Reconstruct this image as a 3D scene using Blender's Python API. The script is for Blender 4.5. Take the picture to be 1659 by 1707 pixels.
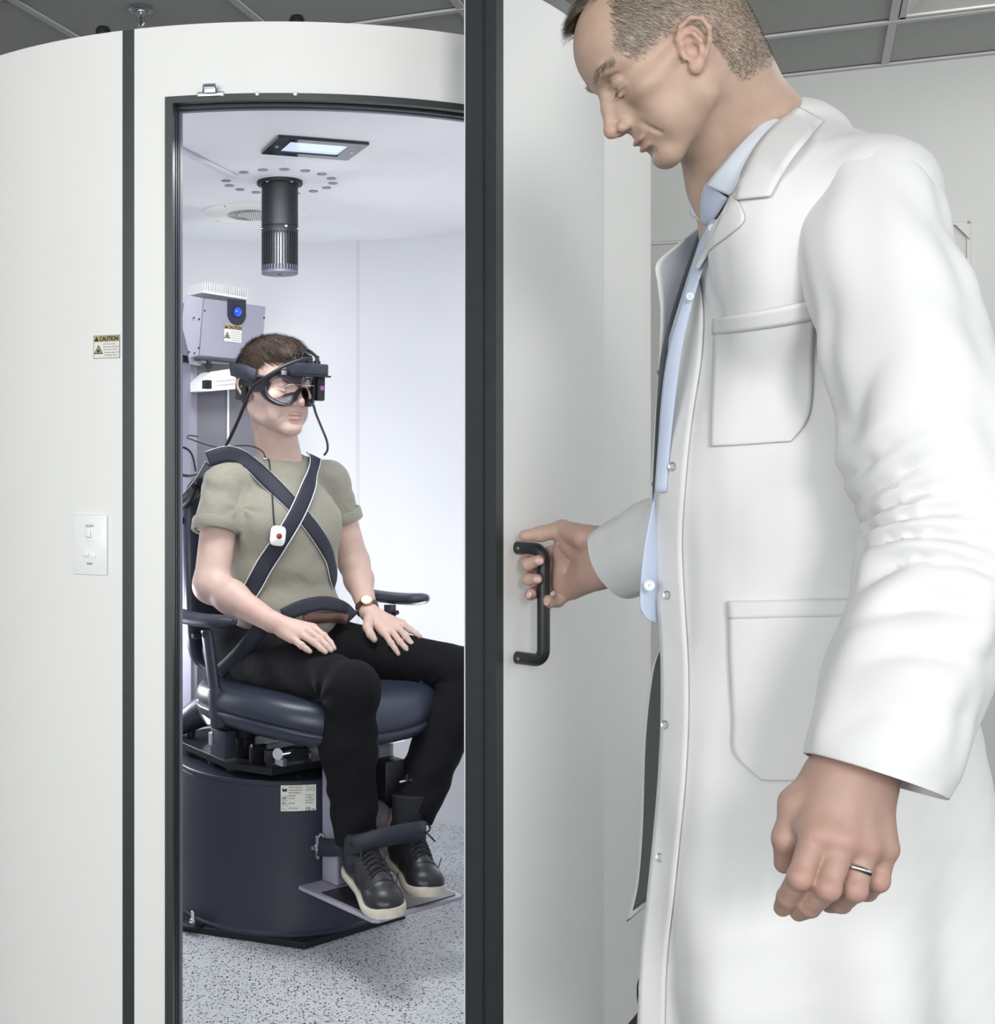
import bpy, bmesh, math, random
import numpy as np
from mathutils import Vector, Matrix
from mathutils.bvhtree import BVHTree
for _o in list(bpy.data.objects): bpy.data.objects.remove(_o)
SC = bpy.context.scene
COL = SC.collection
PI = math.pi
R_ = math.radians
rnd = random.Random(7)
# ---------------------------------------------------------------- camera, world, lights, exposure
F, CX, HY, EYE = 2084.0, 500.0, 780.0, 1.14
cam = bpy.data.cameras.new('camera'); cam_o = bpy.data.objects.new('camera', cam); COL.objects.link(cam_o)
cam_o.location = (0, 0, EYE); cam_o.rotation_euler = (PI/2, 0, 0)
cam.sensor_fit = 'HORIZONTAL'; cam.sensor_width = 36.0; cam.lens = F*36.0/1659.0
cam.shift_x = (829.5-CX)/1659.0; cam.shift_y = -(853.5-HY)/1659.0
cam.clip_start = 0.02; cam.clip_end = 60
SC.camera = cam_o
SC.view_settings.view_transform = 'Standard'; SC.view_settings.look = 'None'
SC.view_settings.gamma = 1.0; SC.view_settings.use_curve_mapping = False
SC.view_settings.exposure = 0.35
w = bpy.data.worlds.new('world'); SC.world = w; w.use_nodes = True
w.node_tree.nodes['Background'].inputs[0].default_value = (0.90, 0.95, 1.0, 1)
w.node_tree.nodes['Background'].inputs[1].default_value = 1.08
def area(name, loc, target, size, power, color=(1,1,1), size_y=None, spread=180):
    l = bpy.data.lights.new(name, 'AREA'); l.energy = power; l.color = color; l.size = size
    if size_y: l.shape = 'RECTANGLE'; l.size_y = size_y
    l.spread = R_(spread)
    o = bpy.data.objects.new(name, l); COL.objects.link(o); o.location = loc
    d = Vector(target)-Vector(loc); o.rotation_euler = d.to_track_quat('-Z', 'Y').to_euler()
    return o
# soft box of the photographer, up and to the right behind the camera
area('key_light', (0.40, -3.0, 2.1), (0.4, 1.9, 1.1), 0.9, 66, (1, 0.985, 0.96))
area('side_light', (2.3, -0.9, 2.2), (0.6, 1.5, 1.1), 0.8, 4, (1, 0.985, 0.96))
area('fill_light', (-2.6, -2.2, 1.6), (-0.4, 2.3, 1.2), 1.8, 66, (0.99, 0.995, 1.0))
area('room_ceiling_light', (2.3, 2.75, 2.50), (2.1, 3.2, 0), 0.5, 14, (1, 0.99, 0.97), size_y=1.1)
# booth interior light: the fixture in the booth ceiling and the lamps behind the chair, plus an added fill
area('booth_light', (-0.04, 2.62, 1.80), (-0.04, 2.95, 0), 0.55, 8.6, (0.95, 0.97, 1.0), size_y=0.3)
area('booth_wall_light', (-0.62, 3.28, 0.70), (0.1, 3.1, 0.75), 0.18, 3.2, (0.90, 0.93, 1.0))
area('booth_up_fill', (0.42, 3.30, 0.35), (-0.1, 3.0, 1.8), 0.3, 4.8, (0.95, 0.97, 1.0))  # added fill without a fixture, brightens the booth ceiling from below

def P(px, py, D):
    return Vector(((px-CX)/F*D, D, EYE+(HY-py)/F*D))
# ---------------------------------------------------------------- materials
def lin(c):
    c = c/255.0
    return c/12.92 if c <= 0.04045 else ((c+0.055)/1.055)**2.4
def rgb(r, g, b): return (lin(r), lin(g), lin(b), 1.0)
MATS = {}
def mat(name, col, rough=0.5, metal=0.0, bump=0, bscale=200, noise=0, nscale=30, spec=0.5, emit=None, estr=1.0, trans=0, alpha=1, sheen=0, sss=0, coat=0, col2=None, bdist=0.001):
    m = bpy.data.materials.new(name); m.use_nodes = True; nt = m.node_tree; b = nt.nodes['Principled BSDF']
    b.inputs['Base Color'].default_value = col; b.inputs['Roughness'].default_value = rough; b.inputs['Metallic'].default_value = metal
    b.inputs['Specular IOR Level'].default_value = spec
    if trans: b.inputs['Transmission Weight'].default_value = trans
    if alpha < 1: b.inputs['Alpha'].default_value = alpha
    if coat: b.inputs['Coat Weight'].default_value = coat
    if sheen: b.inputs['Sheen Weight'].default_value = sheen
    if sss:
        b.inputs['Subsurface Weight'].default_value = sss; b.inputs['Subsurface Radius'].default_value = (0.012, 0.005, 0.003); b.inputs['Subsurface Scale'].default_value = 0.6
    if emit: b.inputs['Emission Color'].default_value = emit; b.inputs['Emission Strength'].default_value = estr
    tc = nt.nodes.new('ShaderNodeTexCoord')
    if noise:
        n = nt.nodes.new('ShaderNodeTexNoise'); n.inputs['Scale'].default_value = nscale; n.inputs['Detail'].default_value = 4
        nt.links.new(tc.outputs['Object'], n.inputs['Vector'])
        mx = nt.nodes.new('ShaderNodeMix'); mx.data_type = 'RGBA'; mx.inputs[6].default_value = col
        mx.inputs[7].default_value = col2 if col2 else tuple(min(1, c*(1-noise)) for c in col[:3])+(1,)
        rp = nt.nodes.new('ShaderNodeMapRange'); rp.inputs[1].default_value = 0.35; rp.inputs[2].default_value = 0.65
        nt.links.new(n.outputs['Fac'], rp.inputs[0]); nt.links.new(rp.outputs[0], mx.inputs[0]); nt.links.new(mx.outputs[2], b.inputs['Base Color'])
    if bump:
        n2 = nt.nodes.new('ShaderNodeTexNoise'); n2.inputs['Scale'].default_value = bscale; n2.inputs['Detail'].default_value = 3
        nt.links.new(tc.outputs['Object'], n2.inputs['Vector'])
        bp = nt.nodes.new('ShaderNodeBump'); bp.inputs['Strength'].default_value = bump; bp.inputs['Distance'].default_value = bdist
        nt.links.new(n2.outputs['Fac'], bp.inputs['Height']); nt.links.new(bp.outputs[0], b.inputs['Normal'])
    MATS[name] = m
    return m
M_white = mat('white_panel', rgb(232, 232, 229), 0.42, noise=0.012, nscale=3, bump=0.03, bscale=300)
M_inwhite = mat('white_interior', rgb(226, 227, 230), 0.5, noise=0.01, nscale=3)
M_blacktrim = mat('black_trim', rgb(52, 58, 58), 0.42, noise=0.1, nscale=40)
M_gasket = mat('rubber_gasket', rgb(38, 44, 47), 0.5, noise=0.15, nscale=80)
M_lilac = mat('lilac_edge', rgb(120, 115, 135), 0.5)
M_wallpaint = mat('wall_paint', rgb(208, 209, 206), 0.8, bump=0.05, bscale=500)
M_ceil = mat('ceiling_tile', rgb(186, 187, 184), 0.9, noise=0.04, nscale=60, bump=0.3, bscale=400)
M_tbar = mat('ceiling_bar', rgb(205, 206, 204), 0.5)
M_tbard = mat('ceiling_bar_shadow', rgb(110, 110, 108), 0.6)
M_chrome = mat('chrome', rgb(215, 218, 222), 0.18, 1.0)
M_steel = mat('brushed_steel', rgb(190, 192, 200), 0.35, 0.9)
M_handle = mat('black_handle', rgb(38, 40, 42), 0.38)
M_navy = mat('navy_vinyl', rgb(44, 50, 66), 0.38, bump=0.15, bscale=500, noise=0.1, nscale=20)
M_drum = mat('dark_powder_coat', rgb(40, 45, 58), 0.42, bump=0.1, bscale=900)
M_blackmetal = mat('black_metal', rgb(22, 24, 30), 0.5, spec=0.35)
M_blackplastic = mat('black_plastic', rgb(22, 23, 28), 0.4)
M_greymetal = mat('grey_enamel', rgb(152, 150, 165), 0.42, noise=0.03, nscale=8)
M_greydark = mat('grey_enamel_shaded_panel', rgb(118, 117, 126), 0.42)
M_plastic = mat('white_plastic', rgb(238, 239, 238), 0.3)
M_ink = mat('black_ink', rgb(30, 30, 32), 0.6)
M_inkgrey = mat('grey_ink', rgb(120, 120, 122), 0.6)
M_tan = mat('tan_label', rgb(178, 166, 120), 0.6)
M_paper = mat('label_paper', rgb(226, 226, 218), 0.5)
M_speaker = mat('speaker_grille', rgb(226, 228, 222), 0.5)
M_hole = mat('recess_grey', rgb(150, 152, 160), 0.7)
M_dark = mat('dark_void', rgb(16, 17, 20), 0.8)
M_glassdark = mat('tinted_glass', rgb(70, 76, 86), 0.08, spec=0.8, coat=0.6)
M_cable = mat('black_cable', rgb(20, 22, 26), 0.4)
M_blue = mat('blue_lens', rgb(12, 70, 210), 0.15, coat=1, emit=rgb(10, 70, 220), estr=0.35)
M_red = mat('red_button', rgb(140, 50, 45), 0.35)
M_green = mat('green_mark', rgb(60, 150, 100), 0.5)

def floor_mat():
    m = mat('speckled_vinyl', rgb(198, 202, 204), 0.35)
    nt = m.node_tree; b = nt.nodes['Principled BSDF']; tc = nt.nodes.new('ShaderNodeTexCoord')
    cols = [rgb(206, 209, 212)]
    last = None
    base = nt.nodes.new('ShaderNodeRGB'); base.outputs[0].default_value = cols[0]; last = base.outputs[0]
    for sc_, th, c, sd in ((150, 0.36, rgb(70, 72, 78), 0), (210, 0.34, rgb(45, 47, 54), 3), (120, 0.2, rgb(228, 230, 230), 7), (260, 0.24, rgb(120, 120, 126), 11)):
        mp = nt.nodes.new('ShaderNodeMapping'); mp.inputs['Location'].default_value = (sd, sd*1.3, 0)
        nt.links.new(tc.outputs['Object'], mp.inputs[0])
        nz = nt.nodes.new('ShaderNodeTexNoise'); nz.inputs['Scale'].default_value = 90; nt.links.new(mp.outputs[0], nz.inputs['Vector'])
        ad = nt.nodes.new('ShaderNodeMixRGB'); ad.blend_type = 'ADD'; ad.inputs[0].default_value = 0.012
        nt.links.new(mp.outputs[0], ad.inputs[1]); nt.links.new(nz.outputs['Color'], ad.inputs[2])
        v = nt.nodes.new('ShaderNodeTexVoronoi'); v.inputs['Scale'].default_value = sc_; nt.links.new(ad.outputs[0], v.inputs['Vector'])
        cmp = nt.nodes.new('ShaderNodeMath'); cmp.operation = 'LESS_THAN'; cmp.inputs[1].default_value = th
        nt.links.new(v.outputs['Distance'], cmp.inputs[0])
        sp = nt.nodes.new('ShaderNodeSeparateColor'); nt.links.new(v.outputs['Color'], sp.inputs[0])
        c2 = nt.nodes.new('ShaderNodeMath'); c2.operation = 'LESS_THAN'; c2.inputs[1].default_value = 0.43; nt.links.new(sp.outputs[0], c2.inputs[0])
        ml = nt.nodes.new('ShaderNodeMath'); ml.operation = 'MULTIPLY'; nt.links.new(cmp.outputs[0], ml.inputs[0]); nt.links.new(c2.outputs[0], ml.inputs[1])
        mx = nt.nodes.new('ShaderNodeMix'); mx.data_type = 'RGBA'; mx.inputs[7].default_value = c
        nt.links.new(ml.outputs[0], mx.inputs[0]); nt.links.new(last, mx.inputs[6]); last = mx.outputs[2]
    nt.links.new(last, b.inputs['Base Color'])
    return m
M_floor = floor_mat()
M_carpet = mat('dark_carpet', rgb(62, 62, 62), 0.95, noise=0.6, nscale=350, bump=0.8, bscale=600, bdist=0.003)

# ---------------------------------------------------------------- mesh helpers
class G:
    """collects shapes, builds ONE mesh object"""
    def __init__(s): s.v = []; s.f = []
    def add(s, vs, fs):
        n = len(s.v); s.v += [tuple(x) for x in vs]; s.f += [tuple(i+n for i in q) for q in fs]
        return s
    def bm(s, b):
        b.verts.ensure_lookup_table(); b.verts.index_update()
        s.add([v.co.copy() for v in b.verts], [[v.index for v in f.verts] for f in b.faces]); b.free(); return s
    def box(s, c, size, ax=None, bev=0.0, seg=2):
        b = bmesh.new(); bmesh.ops.create_cube(b, size=1)
        for v in b.verts: v.co = Vector((v.co.x*size[0], v.co.y*size[1], v.co.z*size[2]))
        if bev > 0: bmesh.ops.bevel(b, geom=list(b.edges), offset=bev, segments=seg, profile=0.5, affect='EDGES')
        M = Matrix(ax).transposed() if ax else Matrix.Identity(3)
        for v in b.verts: v.co = M @ v.co + Vector(c)
        return s.bm(b)
    def tube(s, pts, r, seg=12, cap=True, flat=None, up=None):
        pts = [Vector(p) for p in pts]; n = len(pts)
        if not hasattr(r, '__len__'): r = [r]*n
        T = []
        for i in range(n):
            d = pts[min(i+1, n-1)]-pts[max(i-1, 0)]; T.append(d.normalized())
        u = Vector(up) if up else (Vector((0, 0, 1)) if abs(T[0].z) < 0.9 else Vector((1, 0, 0)))
        u = (u-T[0]*u.dot(T[0])).normalized(); vs = []; fs = []
        for i in range(n):
            u = (u-T[i]*u.dot(T[i])).normalized(); w_ = T[i].cross(u)
            for k in range(seg):
                a = 2*PI*k/seg; rr = r[i]; ru, rw = (rr, rr) if flat is None else (rr*flat[0], rr*flat[1])
                if hasattr(rr, '__len__'): ru, rw = rr
                vs.append(pts[i]+u*(math.cos(a)*ru)+w_*(math.sin(a)*rw))
        for i in range(n-1):
            for k in range(seg):
                a, b_ = i*seg+k, i*seg+(k+1) % seg
                fs.append((a, b_, b_+seg, a+seg))
        if cap: fs.append(tuple(range(seg))[::-1]); fs.append(tuple(range((n-1)*seg, n*seg)))
        return s.add(vs, fs)
    def cyl(s, a, b, r, r2=None, seg=24): return s.tube([a, b], [r, r if r2 is None else r2], seg)
    def lathe(s, c, axis, prof, seg=32):
        """prof: list of (radius, height along axis)"""
        ax = Vector(axis).normalized(); u = Vector((1, 0, 0)) if abs(ax.x) < 0.9 else Vector((0, 1, 0)); u = (u-ax*u.dot(ax)).normalized(); w_ = ax.cross(u)
        vs = []; fs = []; n = len(prof)
        for (r, h) in prof:
            for k in range(seg):
                a = 2*PI*k/seg; vs.append(Vector(c)+ax*h+u*(r*math.cos(a))+w_*(r*math.sin(a)))
        for i in range(n-1):
            for k in range(seg): fs.append((i*seg+k, i*seg+(k+1) % seg, (i+1)*seg+(k+1) % seg, (i+1)*seg+k))
        fs.append(tuple(range(seg))[::-1]); fs.append(tuple(range((n-1)*seg, n*seg)))
        return s.add(vs, fs)
    def sphere(s, c, r, seg=16, sc=(1, 1, 1)):
        b = bmesh.new(); bmesh.ops.create_uvsphere(b, u_segments=seg, v_segments=max(6, seg//2), radius=r)
        for v in b.verts: v.co = Vector((v.co.x*sc[0], v.co.y*sc[1], v.co.z*sc[2]))+Vector(c)
        return s.bm(b)
    def prism(s, poly, d):
        """closed polygon (3d points) extruded by vector d"""
        n = len(poly); d = Vector(d); vs = [Vector(p) for p in poly]+[Vector(p)+d for p in poly]
        fs = [tuple(range(n))[::-1], tuple(range(n, 2*n))]+[(i, (i+1) % n, n+(i+1) % n, n+i) for i in range(n)]
        return s.add(vs, fs)
    def arc(s, c, ro, ri, t0, t1, z0, z1, seg=48):
        vs = []; fs = []
        for i in range(seg+1):
            t = R_(t0+(t1-t0)*i/seg)
            for (r, z) in ((ro, z0), (ro, z1), (ri, z1), (ri, z0)): vs.append((c[0]+r*math.cos(t), c[1]+r*math.sin(t), z))
        for i in range(seg):
            for k in range(4): fs.append((i*4+k, (i+1)*4+k, (i+1)*4+(k+1) % 4, i*4+(k+1) % 4))
        fs.append((0, 1, 2, 3)); fs.append(tuple(seg*4+k for k in (3, 2, 1, 0)))
        return s.add(vs, fs)
    def grid(s, rows, closed=False, thick=0):
        """rows of points -> sheet"""
        n = len(rows); m = len(rows[0]); vs = [p for r in rows for p in r]; fs = []
        for i in range(n-1):
            for k in range(m if closed else m-1):
                k2 = (k+1) % m; fs.append((i*m+k, i*m+k2, (i+1)*m+k2, (i+1)*m+k))
        return s.add(vs, fs)
    def build(s, name, m, parent=None, smooth=None, solid=0, subd=0, bev=0):
        me = bpy.data.meshes.new(name); me.from_pydata(s.v, [], s.f); me.validate()
        b = bmesh.new(); b.from_mesh(me); bmesh.ops.recalc_face_normals(b, faces=b.faces); b.to_mesh(me); b.free()
        me.materials.append(m)
        o = bpy.data.objects.new(name, me); COL.objects.link(o)
        if subd: md = o.modifiers.new('s', 'SUBSURF'); md.levels = md.render_levels = subd
        if solid: md = o.modifiers.new('t', 'SOLIDIFY'); md.thickness = solid; md.offset = -1
        if bev: md = o.modifiers.new('b', 'BEVEL'); md.width = bev; md.segments = 2; md.limit_method = 'ANGLE'
        shade(me, 40 if smooth is None else smooth)
        par(o, parent)
        return o
def shade(me, ang):
    if ang <= 0: return
    me.polygons.foreach_set('use_smooth', [True]*len(me.polygons))
    if ang < 180: me.set_sharp_from_angle(angle=R_(ang))
def par(o, parent):
    if parent is None: return
    o.parent = parent
    o.matrix_parent_inverse = Matrix.Translation(-parent.location)
def tag(o, label, cat, group=None, kind=None):
    if label: o['label'] = label
    if cat: o['category'] = cat
    if group: o['group'] = group
    if kind: o['kind'] = kind
    return o
def thing(name, label, cat, loc, group=None):
    o = bpy.data.objects.new(name, None); COL.objects.link(o); o.location = loc; o.empty_display_size = 0.05
    return tag(o, label, cat, group)
def struct(o): o['kind'] = 'structure'; return o
def lab(o, t): o['label'] = t; return o
def cr(pts, n=8, closed=False):
    """catmull-rom through tuples of any length"""
    pts = [tuple(p) for p in pts]; m = len(pts); out = []
    for i in range(m if closed else m-1):
        if closed: p0, p1, p2, p3 = pts[i-1], pts[i], pts[(i+1) % m], pts[(i+2) % m]
        else: p0, p1, p2, p3 = pts[max(i-1, 0)], pts[i], pts[i+1], pts[min(i+2, m-1)]
        for k in range(n):
            t = k/n
            out.append(tuple(0.5*((2*b)+(-a+c)*t+(2*a-5*b+4*c-d)*t*t+(-a+3*b-3*c+d)*t**3) for a, b, c, d in zip(p0, p1, p2, p3)))
    if not closed: out.append(pts[-1])
    return out
def text(name, body, m, origin, xdir, ydir, size, parent=None, align='LEFT', ext=0.0002, bold=0.0, tall=1.0):
    cu = bpy.data.curves.new(name, 'FONT'); cu.body = body; cu.size = size; cu.align_x = align; cu.extrude = ext; cu.offset = bold; cu.resolution_u = 3
    tmp = bpy.data.objects.new('tmp', cu); COL.objects.link(tmp)
    dg = bpy.context.evaluated_depsgraph_get(); dg.update()
    me = bpy.data.meshes.new_from_object(tmp.evaluated_get(dg)); bpy.data.objects.remove(tmp)
    x = Vector(xdir).normalized(); y = Vector(ydir).normalized(); z = x.cross(y)
    M = Matrix((x, y*tall, z)).transposed().to_4x4(); M.translation = Vector(origin)
    me.transform(M); me.materials.clear(); me.materials.append(m); me.name = name
    o = bpy.data.objects.new(name, me); COL.objects.link(o); par(o, parent)
    return o
# ================================================================ ROOM
HC = 1.39; ZC = EYE+HC
ax = math.atan2(-2084, 5120+0.0)              # direction of the wall
g1 = Vector((5120, -2084, 0)).normalized(); g2 = Vector((-g1.y, g1.x, 0))
wall_pt = P(1475, 111, F*HC/(780-111.0)); wall_pt.z = 0
def S(o, nm=None): return struct(o)
fl = G().box((0.5, 2.0, -0.05), (9, 9, 0.1)).build('floor', M_carpet); struct(fl)
wb = G(); wb.box(wall_pt+g2*0.05+Vector((0, 0, ZC/2)), (9, 0.1, ZC+0.2), (g1, g2, (0, 0, 1))); struct(wb.build('wall_back', M_wallpaint))
struct(G().box((-3.4, 2.5, ZC/2), (0.1, 9, ZC+0.2)).build('wall_left', M_wallpaint))
# suspended ceiling: tiles lie 12 mm above the face of the bars
base = P(1475.2, 109.4, F*HC/(780-109.4)); base.z = ZC        # a node of the grid on the wall
TS = 0.61
ceil = struct(G().box(base-g2*3.2-g1*1.0+Vector((0, 0, 0.06)), (11, 7.4, 0.02), (g1, g2, (0, 0, 1))).build('ceiling', M_ceil))
def off(i, j): return base+g1*(TS*i)-g2*(0.45+TS*(j-1)) if j > 0 else base+g1*(TS*i)
lightcells = {(0, 1)}
tile_me = None
def tile_at(c, lx, ly):
    g = G(); g.box(c+Vector((0, 0, 0.016)), (lx-0.006, ly-0.006, 0.014), (g1, g2, (0, 0, 1)), bev=0.002, seg=1)
    return g
for i in range(-9, 3):
    for j in range(0, 10):
        j0 = 0 if j == 0 else 0.45+TS*(j-1); j1 = 0.45 if j == 0 else j0+TS
        c = base+g1*(TS*(i+0.5))-g2*((j0+j1)/2)
        if c.y < 0.3 or c.y > 6.5: continue
        if (i, j) in ((0, 1), (0, 2)): continue
        tile_at(c, TS, j1-j0).build('ceiling_tile', M_ceil, ceil, smooth=0)
for i in range(-9, 4):
    a = base+g1*(TS*i); b_ = a-g2*5.6
    G().box((a+b_)/2+Vector((0, 0, 0.0035)), (0.024, 5.6, 0.007), (g1, g2, (0, 0, 1))).build('ceiling_bar', M_tbar, ceil, smooth=0)
for j in range(0, 10):
    yy = 0 if j == 0 else 0.45+TS*(j-1)
    c = base+g1*(TS*-3)-g2*yy
    G().box(c+Vector((0, 0, 0.002)), (TS*12, 0.024, 0.0075), (g1, g2, (0, 0, 1))).build('ceiling_bar', M_tbar, ceil, smooth=0)
# recessed light troffer, top right
M_troff = mat('lamp_diffuser', (1, 1, 1, 1), 0.5, emit=(1, 0.99, 0.97, 1), estr=2.2)
cL = base+g1*(TS*0.5)-g2*(0.45+TS*1.0)
t = thing('recessed_ceiling_light', 'recessed square ceiling light in the tile grid at the top right corner', 'ceiling light', cL)
fr = G(); axm = (g1, g2, (0, 0, 1))
for sx, sy, lx, ly in ((0, 1, TS-0.03, 0.02), (0, -1, TS-0.03, 0.02), (1, 0, 0.02, 2*TS-0.03), (-1, 0, 0.02, 2*TS-0.03)):
    fr.box(cL+g1*(sx*(TS/2-0.026))+g2*(sy*(TS-0.026))+Vector((0, 0, 0.008)), (lx, ly, 0.014), axm, bev=0.002, seg=1)
fr.build('frame', M_tbar, t)
sl = G()
hx, hy = TS/2-0.036, TS-0.036
q0 = [cL+g1*a*hx+g2*b*hy+Vector((0, 0, 0.008)) for a, b in ((-1, -1), (1, -1), (1, 1), (-1, 1))]
q1 = [cL+g1*a*(hx-0.05)+g2*b*(hy-0.05)+Vector((0, 0, 0.035)) for a, b in ((-1, -1), (1, -1), (1, 1), (-1, 1))]
sl.add(q0+q1, [(i, (i+1) % 4, 4+(i+1) % 4, 4+i) for i in range(4)]); sl.build('reflector', mat('lamp_reflector', rgb(190, 188, 184), 0.5), t, smooth=0)
G().box(cL+Vector((0, 0, 0.04)), (2*(hx-0.05), 2*(hy-0.05), 0.006), axm).build('diffuser', M_troff, t)
# sprinkler
def ceil_pt(px, py, z=ZC):
    D = F*(z-EYE)/(HY-py); return P(px, py, D)
c = ceil_pt(235, 17)
t = thing('fire_sprinkler', 'chrome fire sprinkler in a round white plate under the grey ceiling', 'sprinkler', c)
s_ = 0.001
G().lathe(c+Vector((0, 0, 0.002)), (0, 0, -1), [(0.036, 0), (0.037, 0.003), (0.033, 0.006), (0.024, 0.007), (0.023, 0.004), (0.018, 0.004), (0.017, 0.010), (0.010, 0.012)]).build('escutcheon', M_steel, t)
g = G(); g.cyl(c, c+Vector((0, 0, -0.018)), 0.009)
for sx in (-1, 1): g.tube([c+Vector((sx*0.006, 0, -0.016)), c+Vector((sx*0.011, 0, -0.026)), c+Vector((sx*0.009, 0, -0.040)), c+Vector((0, 0, -0.050))], 0.0025, 8)
g.build('frame_arms', M_chrome, t)
G().cyl(c+Vector((0, 0, -0.018)), c+Vector((0, 0, -0.046)), 0.0035).build('bulb', M_glassdark, t)
g = G(); g.lathe(c+Vector((0, 0, -0.050)), (0, 0, -1), [(0.004, 0), (0.013, 0.001), (0.013, 0.0025), (0.004, 0.004)], 16); g.build('deflector', M_chrome, t)
# white board on the back wall
def wall_at(px, off_=0.0):
    """point of the wall face seen at pixel column px (z filled later)"""
    u = (px-CX)/F; n = -g2; q = wall_pt+n*off_
    D = n.dot(q)/(n.x*u+n.y); return D
def WP(px, py, off_=0.0): return P(px, py, wall_at(px, off_))
a = WP(1098, 404); b_ = WP(1617, 374)
t = thing('whiteboard', 'large white board with thin pale frame on the far wall behind the standing man', 'whiteboard', (a+b_)/2)
zt = a.z; lft = a-g1*0.35; hgt = 1.1
cen = (lft+b_)/2; cen.z = zt-hgt/2; wid = (Vector((b_.x, b_.y, 0))-Vector((lft.x, lft.y, 0))).length
G().box(cen-g2*0.008, (wid-0.02, 0.012, hgt-0.02), axm).build('board', mat('whiteboard_face', rgb(196, 197, 194), 0.4), t)
for dz in (0.5, -0.5): G().box(cen+Vector((0, 0, dz*(hgt-0.012)))-g2*0.011, (wid, 0.018, 0.012), axm, bev=0.002, seg=1).build('frame_rail', mat('board_frame', rgb(200, 201, 199), 0.35) if dz > 0 else MATS['board_frame'], t)
for dx in (0.5, -0.5): G().box(cen+g1*(dx*(wid-0.012))-g2*0.011, (0.012, 0.018, hgt), axm, bev=0.002, seg=1).build('frame_rail', MATS['board_frame'], t)
e = WP(1617, 374, 0.02); G().prism([e+Vector((0, 0, 0.002)), e-g1*0.045+Vector((0, 0, 0.002)), e+Vector((0, 0, -0.05))], -g2*0.006).build('corner_cap', MATS['board_frame'], t)

# ================================================================ BOOTH
BC = (-0.04, 3.05); RO = 0.863; RI = 0.818
Z0 = 0.08; ZB = 1.838; ZR = 1.921
def th_out(px, r=RO, c=BC):
    u = (px-CX)/F; A = 1+u*u; B = -2*(u*c[0]+c[1]); C_ = c[0]**2+c[1]**2-r*r
    D = (-B-math.sqrt(B*B-4*A*C_))/(2*A); return math.degrees(math.atan2(D-c[1], u*D-c[0])), D
def cylP(px, py, r=RO, c=BC):
    D = th_out(px, r, c)[1]; return P(px, py, D)
TL = th_out(276)[0]; TR = -62.0; ZT = 1.793
S0 = th_out(204)[0]; S1 = th_out(224)[0]
booth = thing('test_booth', 'tall round white booth with open curved door and black trim', 'booth', (BC[0], BC[1], 0))
marks = [TL, S1]
segs = [(S1, TL), (S0-52, S0), (S0-52-60, S0-52-1.2), (S0-52-120, S0-52-61.2), (S0-52-180+12, S0-52-121.2)]
end = segs[-1][0]; segs.append((TR-360+0.0, end-0.0) if TR-360 < end else (TR-360, end))
for (a, b_) in segs:
    if b_ < a: a, b_ = b_, a
    G().arc(BC, RO, RI+0.004, a, b_, 0.0, ZR, 60).build('wall_panel', M_white, booth)
G().arc(BC, RI+0.005, RI, TR-360, TL, Z0, ZB, 160).build('wall_lining', M_inwhite, booth)
G().arc(BC, RO-0.001, RI, S0-0.01, S1+0.01, 0, ZR, 4).build('seam_strip', M_blacktrim, booth)
G().arc(BC, RO, RI+0.004, TL, TR, ZT, ZR, 48).build('lintel', M_white, booth)
G().arc(BC, RI+0.004, RI, TL, TR, ZT, ZB, 48).build('wall_lining', M_inwhite, booth)
# inner cover strips (thin vertical joints of the lining)
for px in (597,):
    u = (px-CX)/F; A = 1+u*u; B = -2*(u*BC[0]+BC[1]); C_ = BC[0]**2+BC[1]**2-RI*RI; D = (-B+math.sqrt(B*B-4*A*C_))/(2*A)
    th = math.degrees(math.atan2(D-BC[1], u*D-BC[0]))
    G().arc(BC, RI+0.001, RI-0.0015, th-0.35, th+0.35, Z0, ZB, 3).build('lining_joint', mat('joint_strip', rgb(214, 215, 219), 0.5), booth)
# floor and ceiling discs
def disc(z0, z1, r, name, m, n=96): return G().lathe((BC[0], BC[1], z0), (0, 0, 1), [(r, 0), (r, z1-z0)], n).build(name, m, booth, smooth=30)
disc(0.0, Z0, RI+0.002, 'booth_floor', M_floor)
# small crack in the vinyl to the right of the foot plate
# ceiling disc with 16 round recesses: ring of dark-grey sunk cups
cbm = G(); cbm.lathe((BC[0], BC[1], ZB), (0, 0, 1), [(RI+0.002, 0), (RI+0.002, ZR-ZB-0.01)], 96); bc = cbm.build('booth_ceiling', M_inwhite, booth, smooth=30)
AXC = Vector((-0.049, 3.05, ZB))
for k in range(16):
    a = 2*PI*(k+0.25)/16; c = AXC+Vector((math.cos(a)*0.131, math.sin(a)*0.131, 0))
    G().lathe(c+Vector((0, 0, -0.0016)), (0, 0, 1), [(0.0115, 0), (0.0105, 0), (0.0100, 0.0012), (0.0, 0.0013)], 20).build('air_hole', M_hole, booth)
# ceiling rail strip running left
a = ceil_pt(300, 246, ZB); b_ = ceil_pt(392, 293, ZB)
dd = (b_-a).normalized(); nn = Vector((-dd.y, dd.x, 0)); a2 = a-dd*0.12
G().box((a2+b_)/2+Vector((0, 0, -0.004)), ((b_-a2).length, 0.016, 0.008), (dd, nn, (0, 0, 1)), bev=0.001, seg=1).build('cable_duct', mat('duct_white', rgb(205, 206, 214), 0.5), booth)
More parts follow.
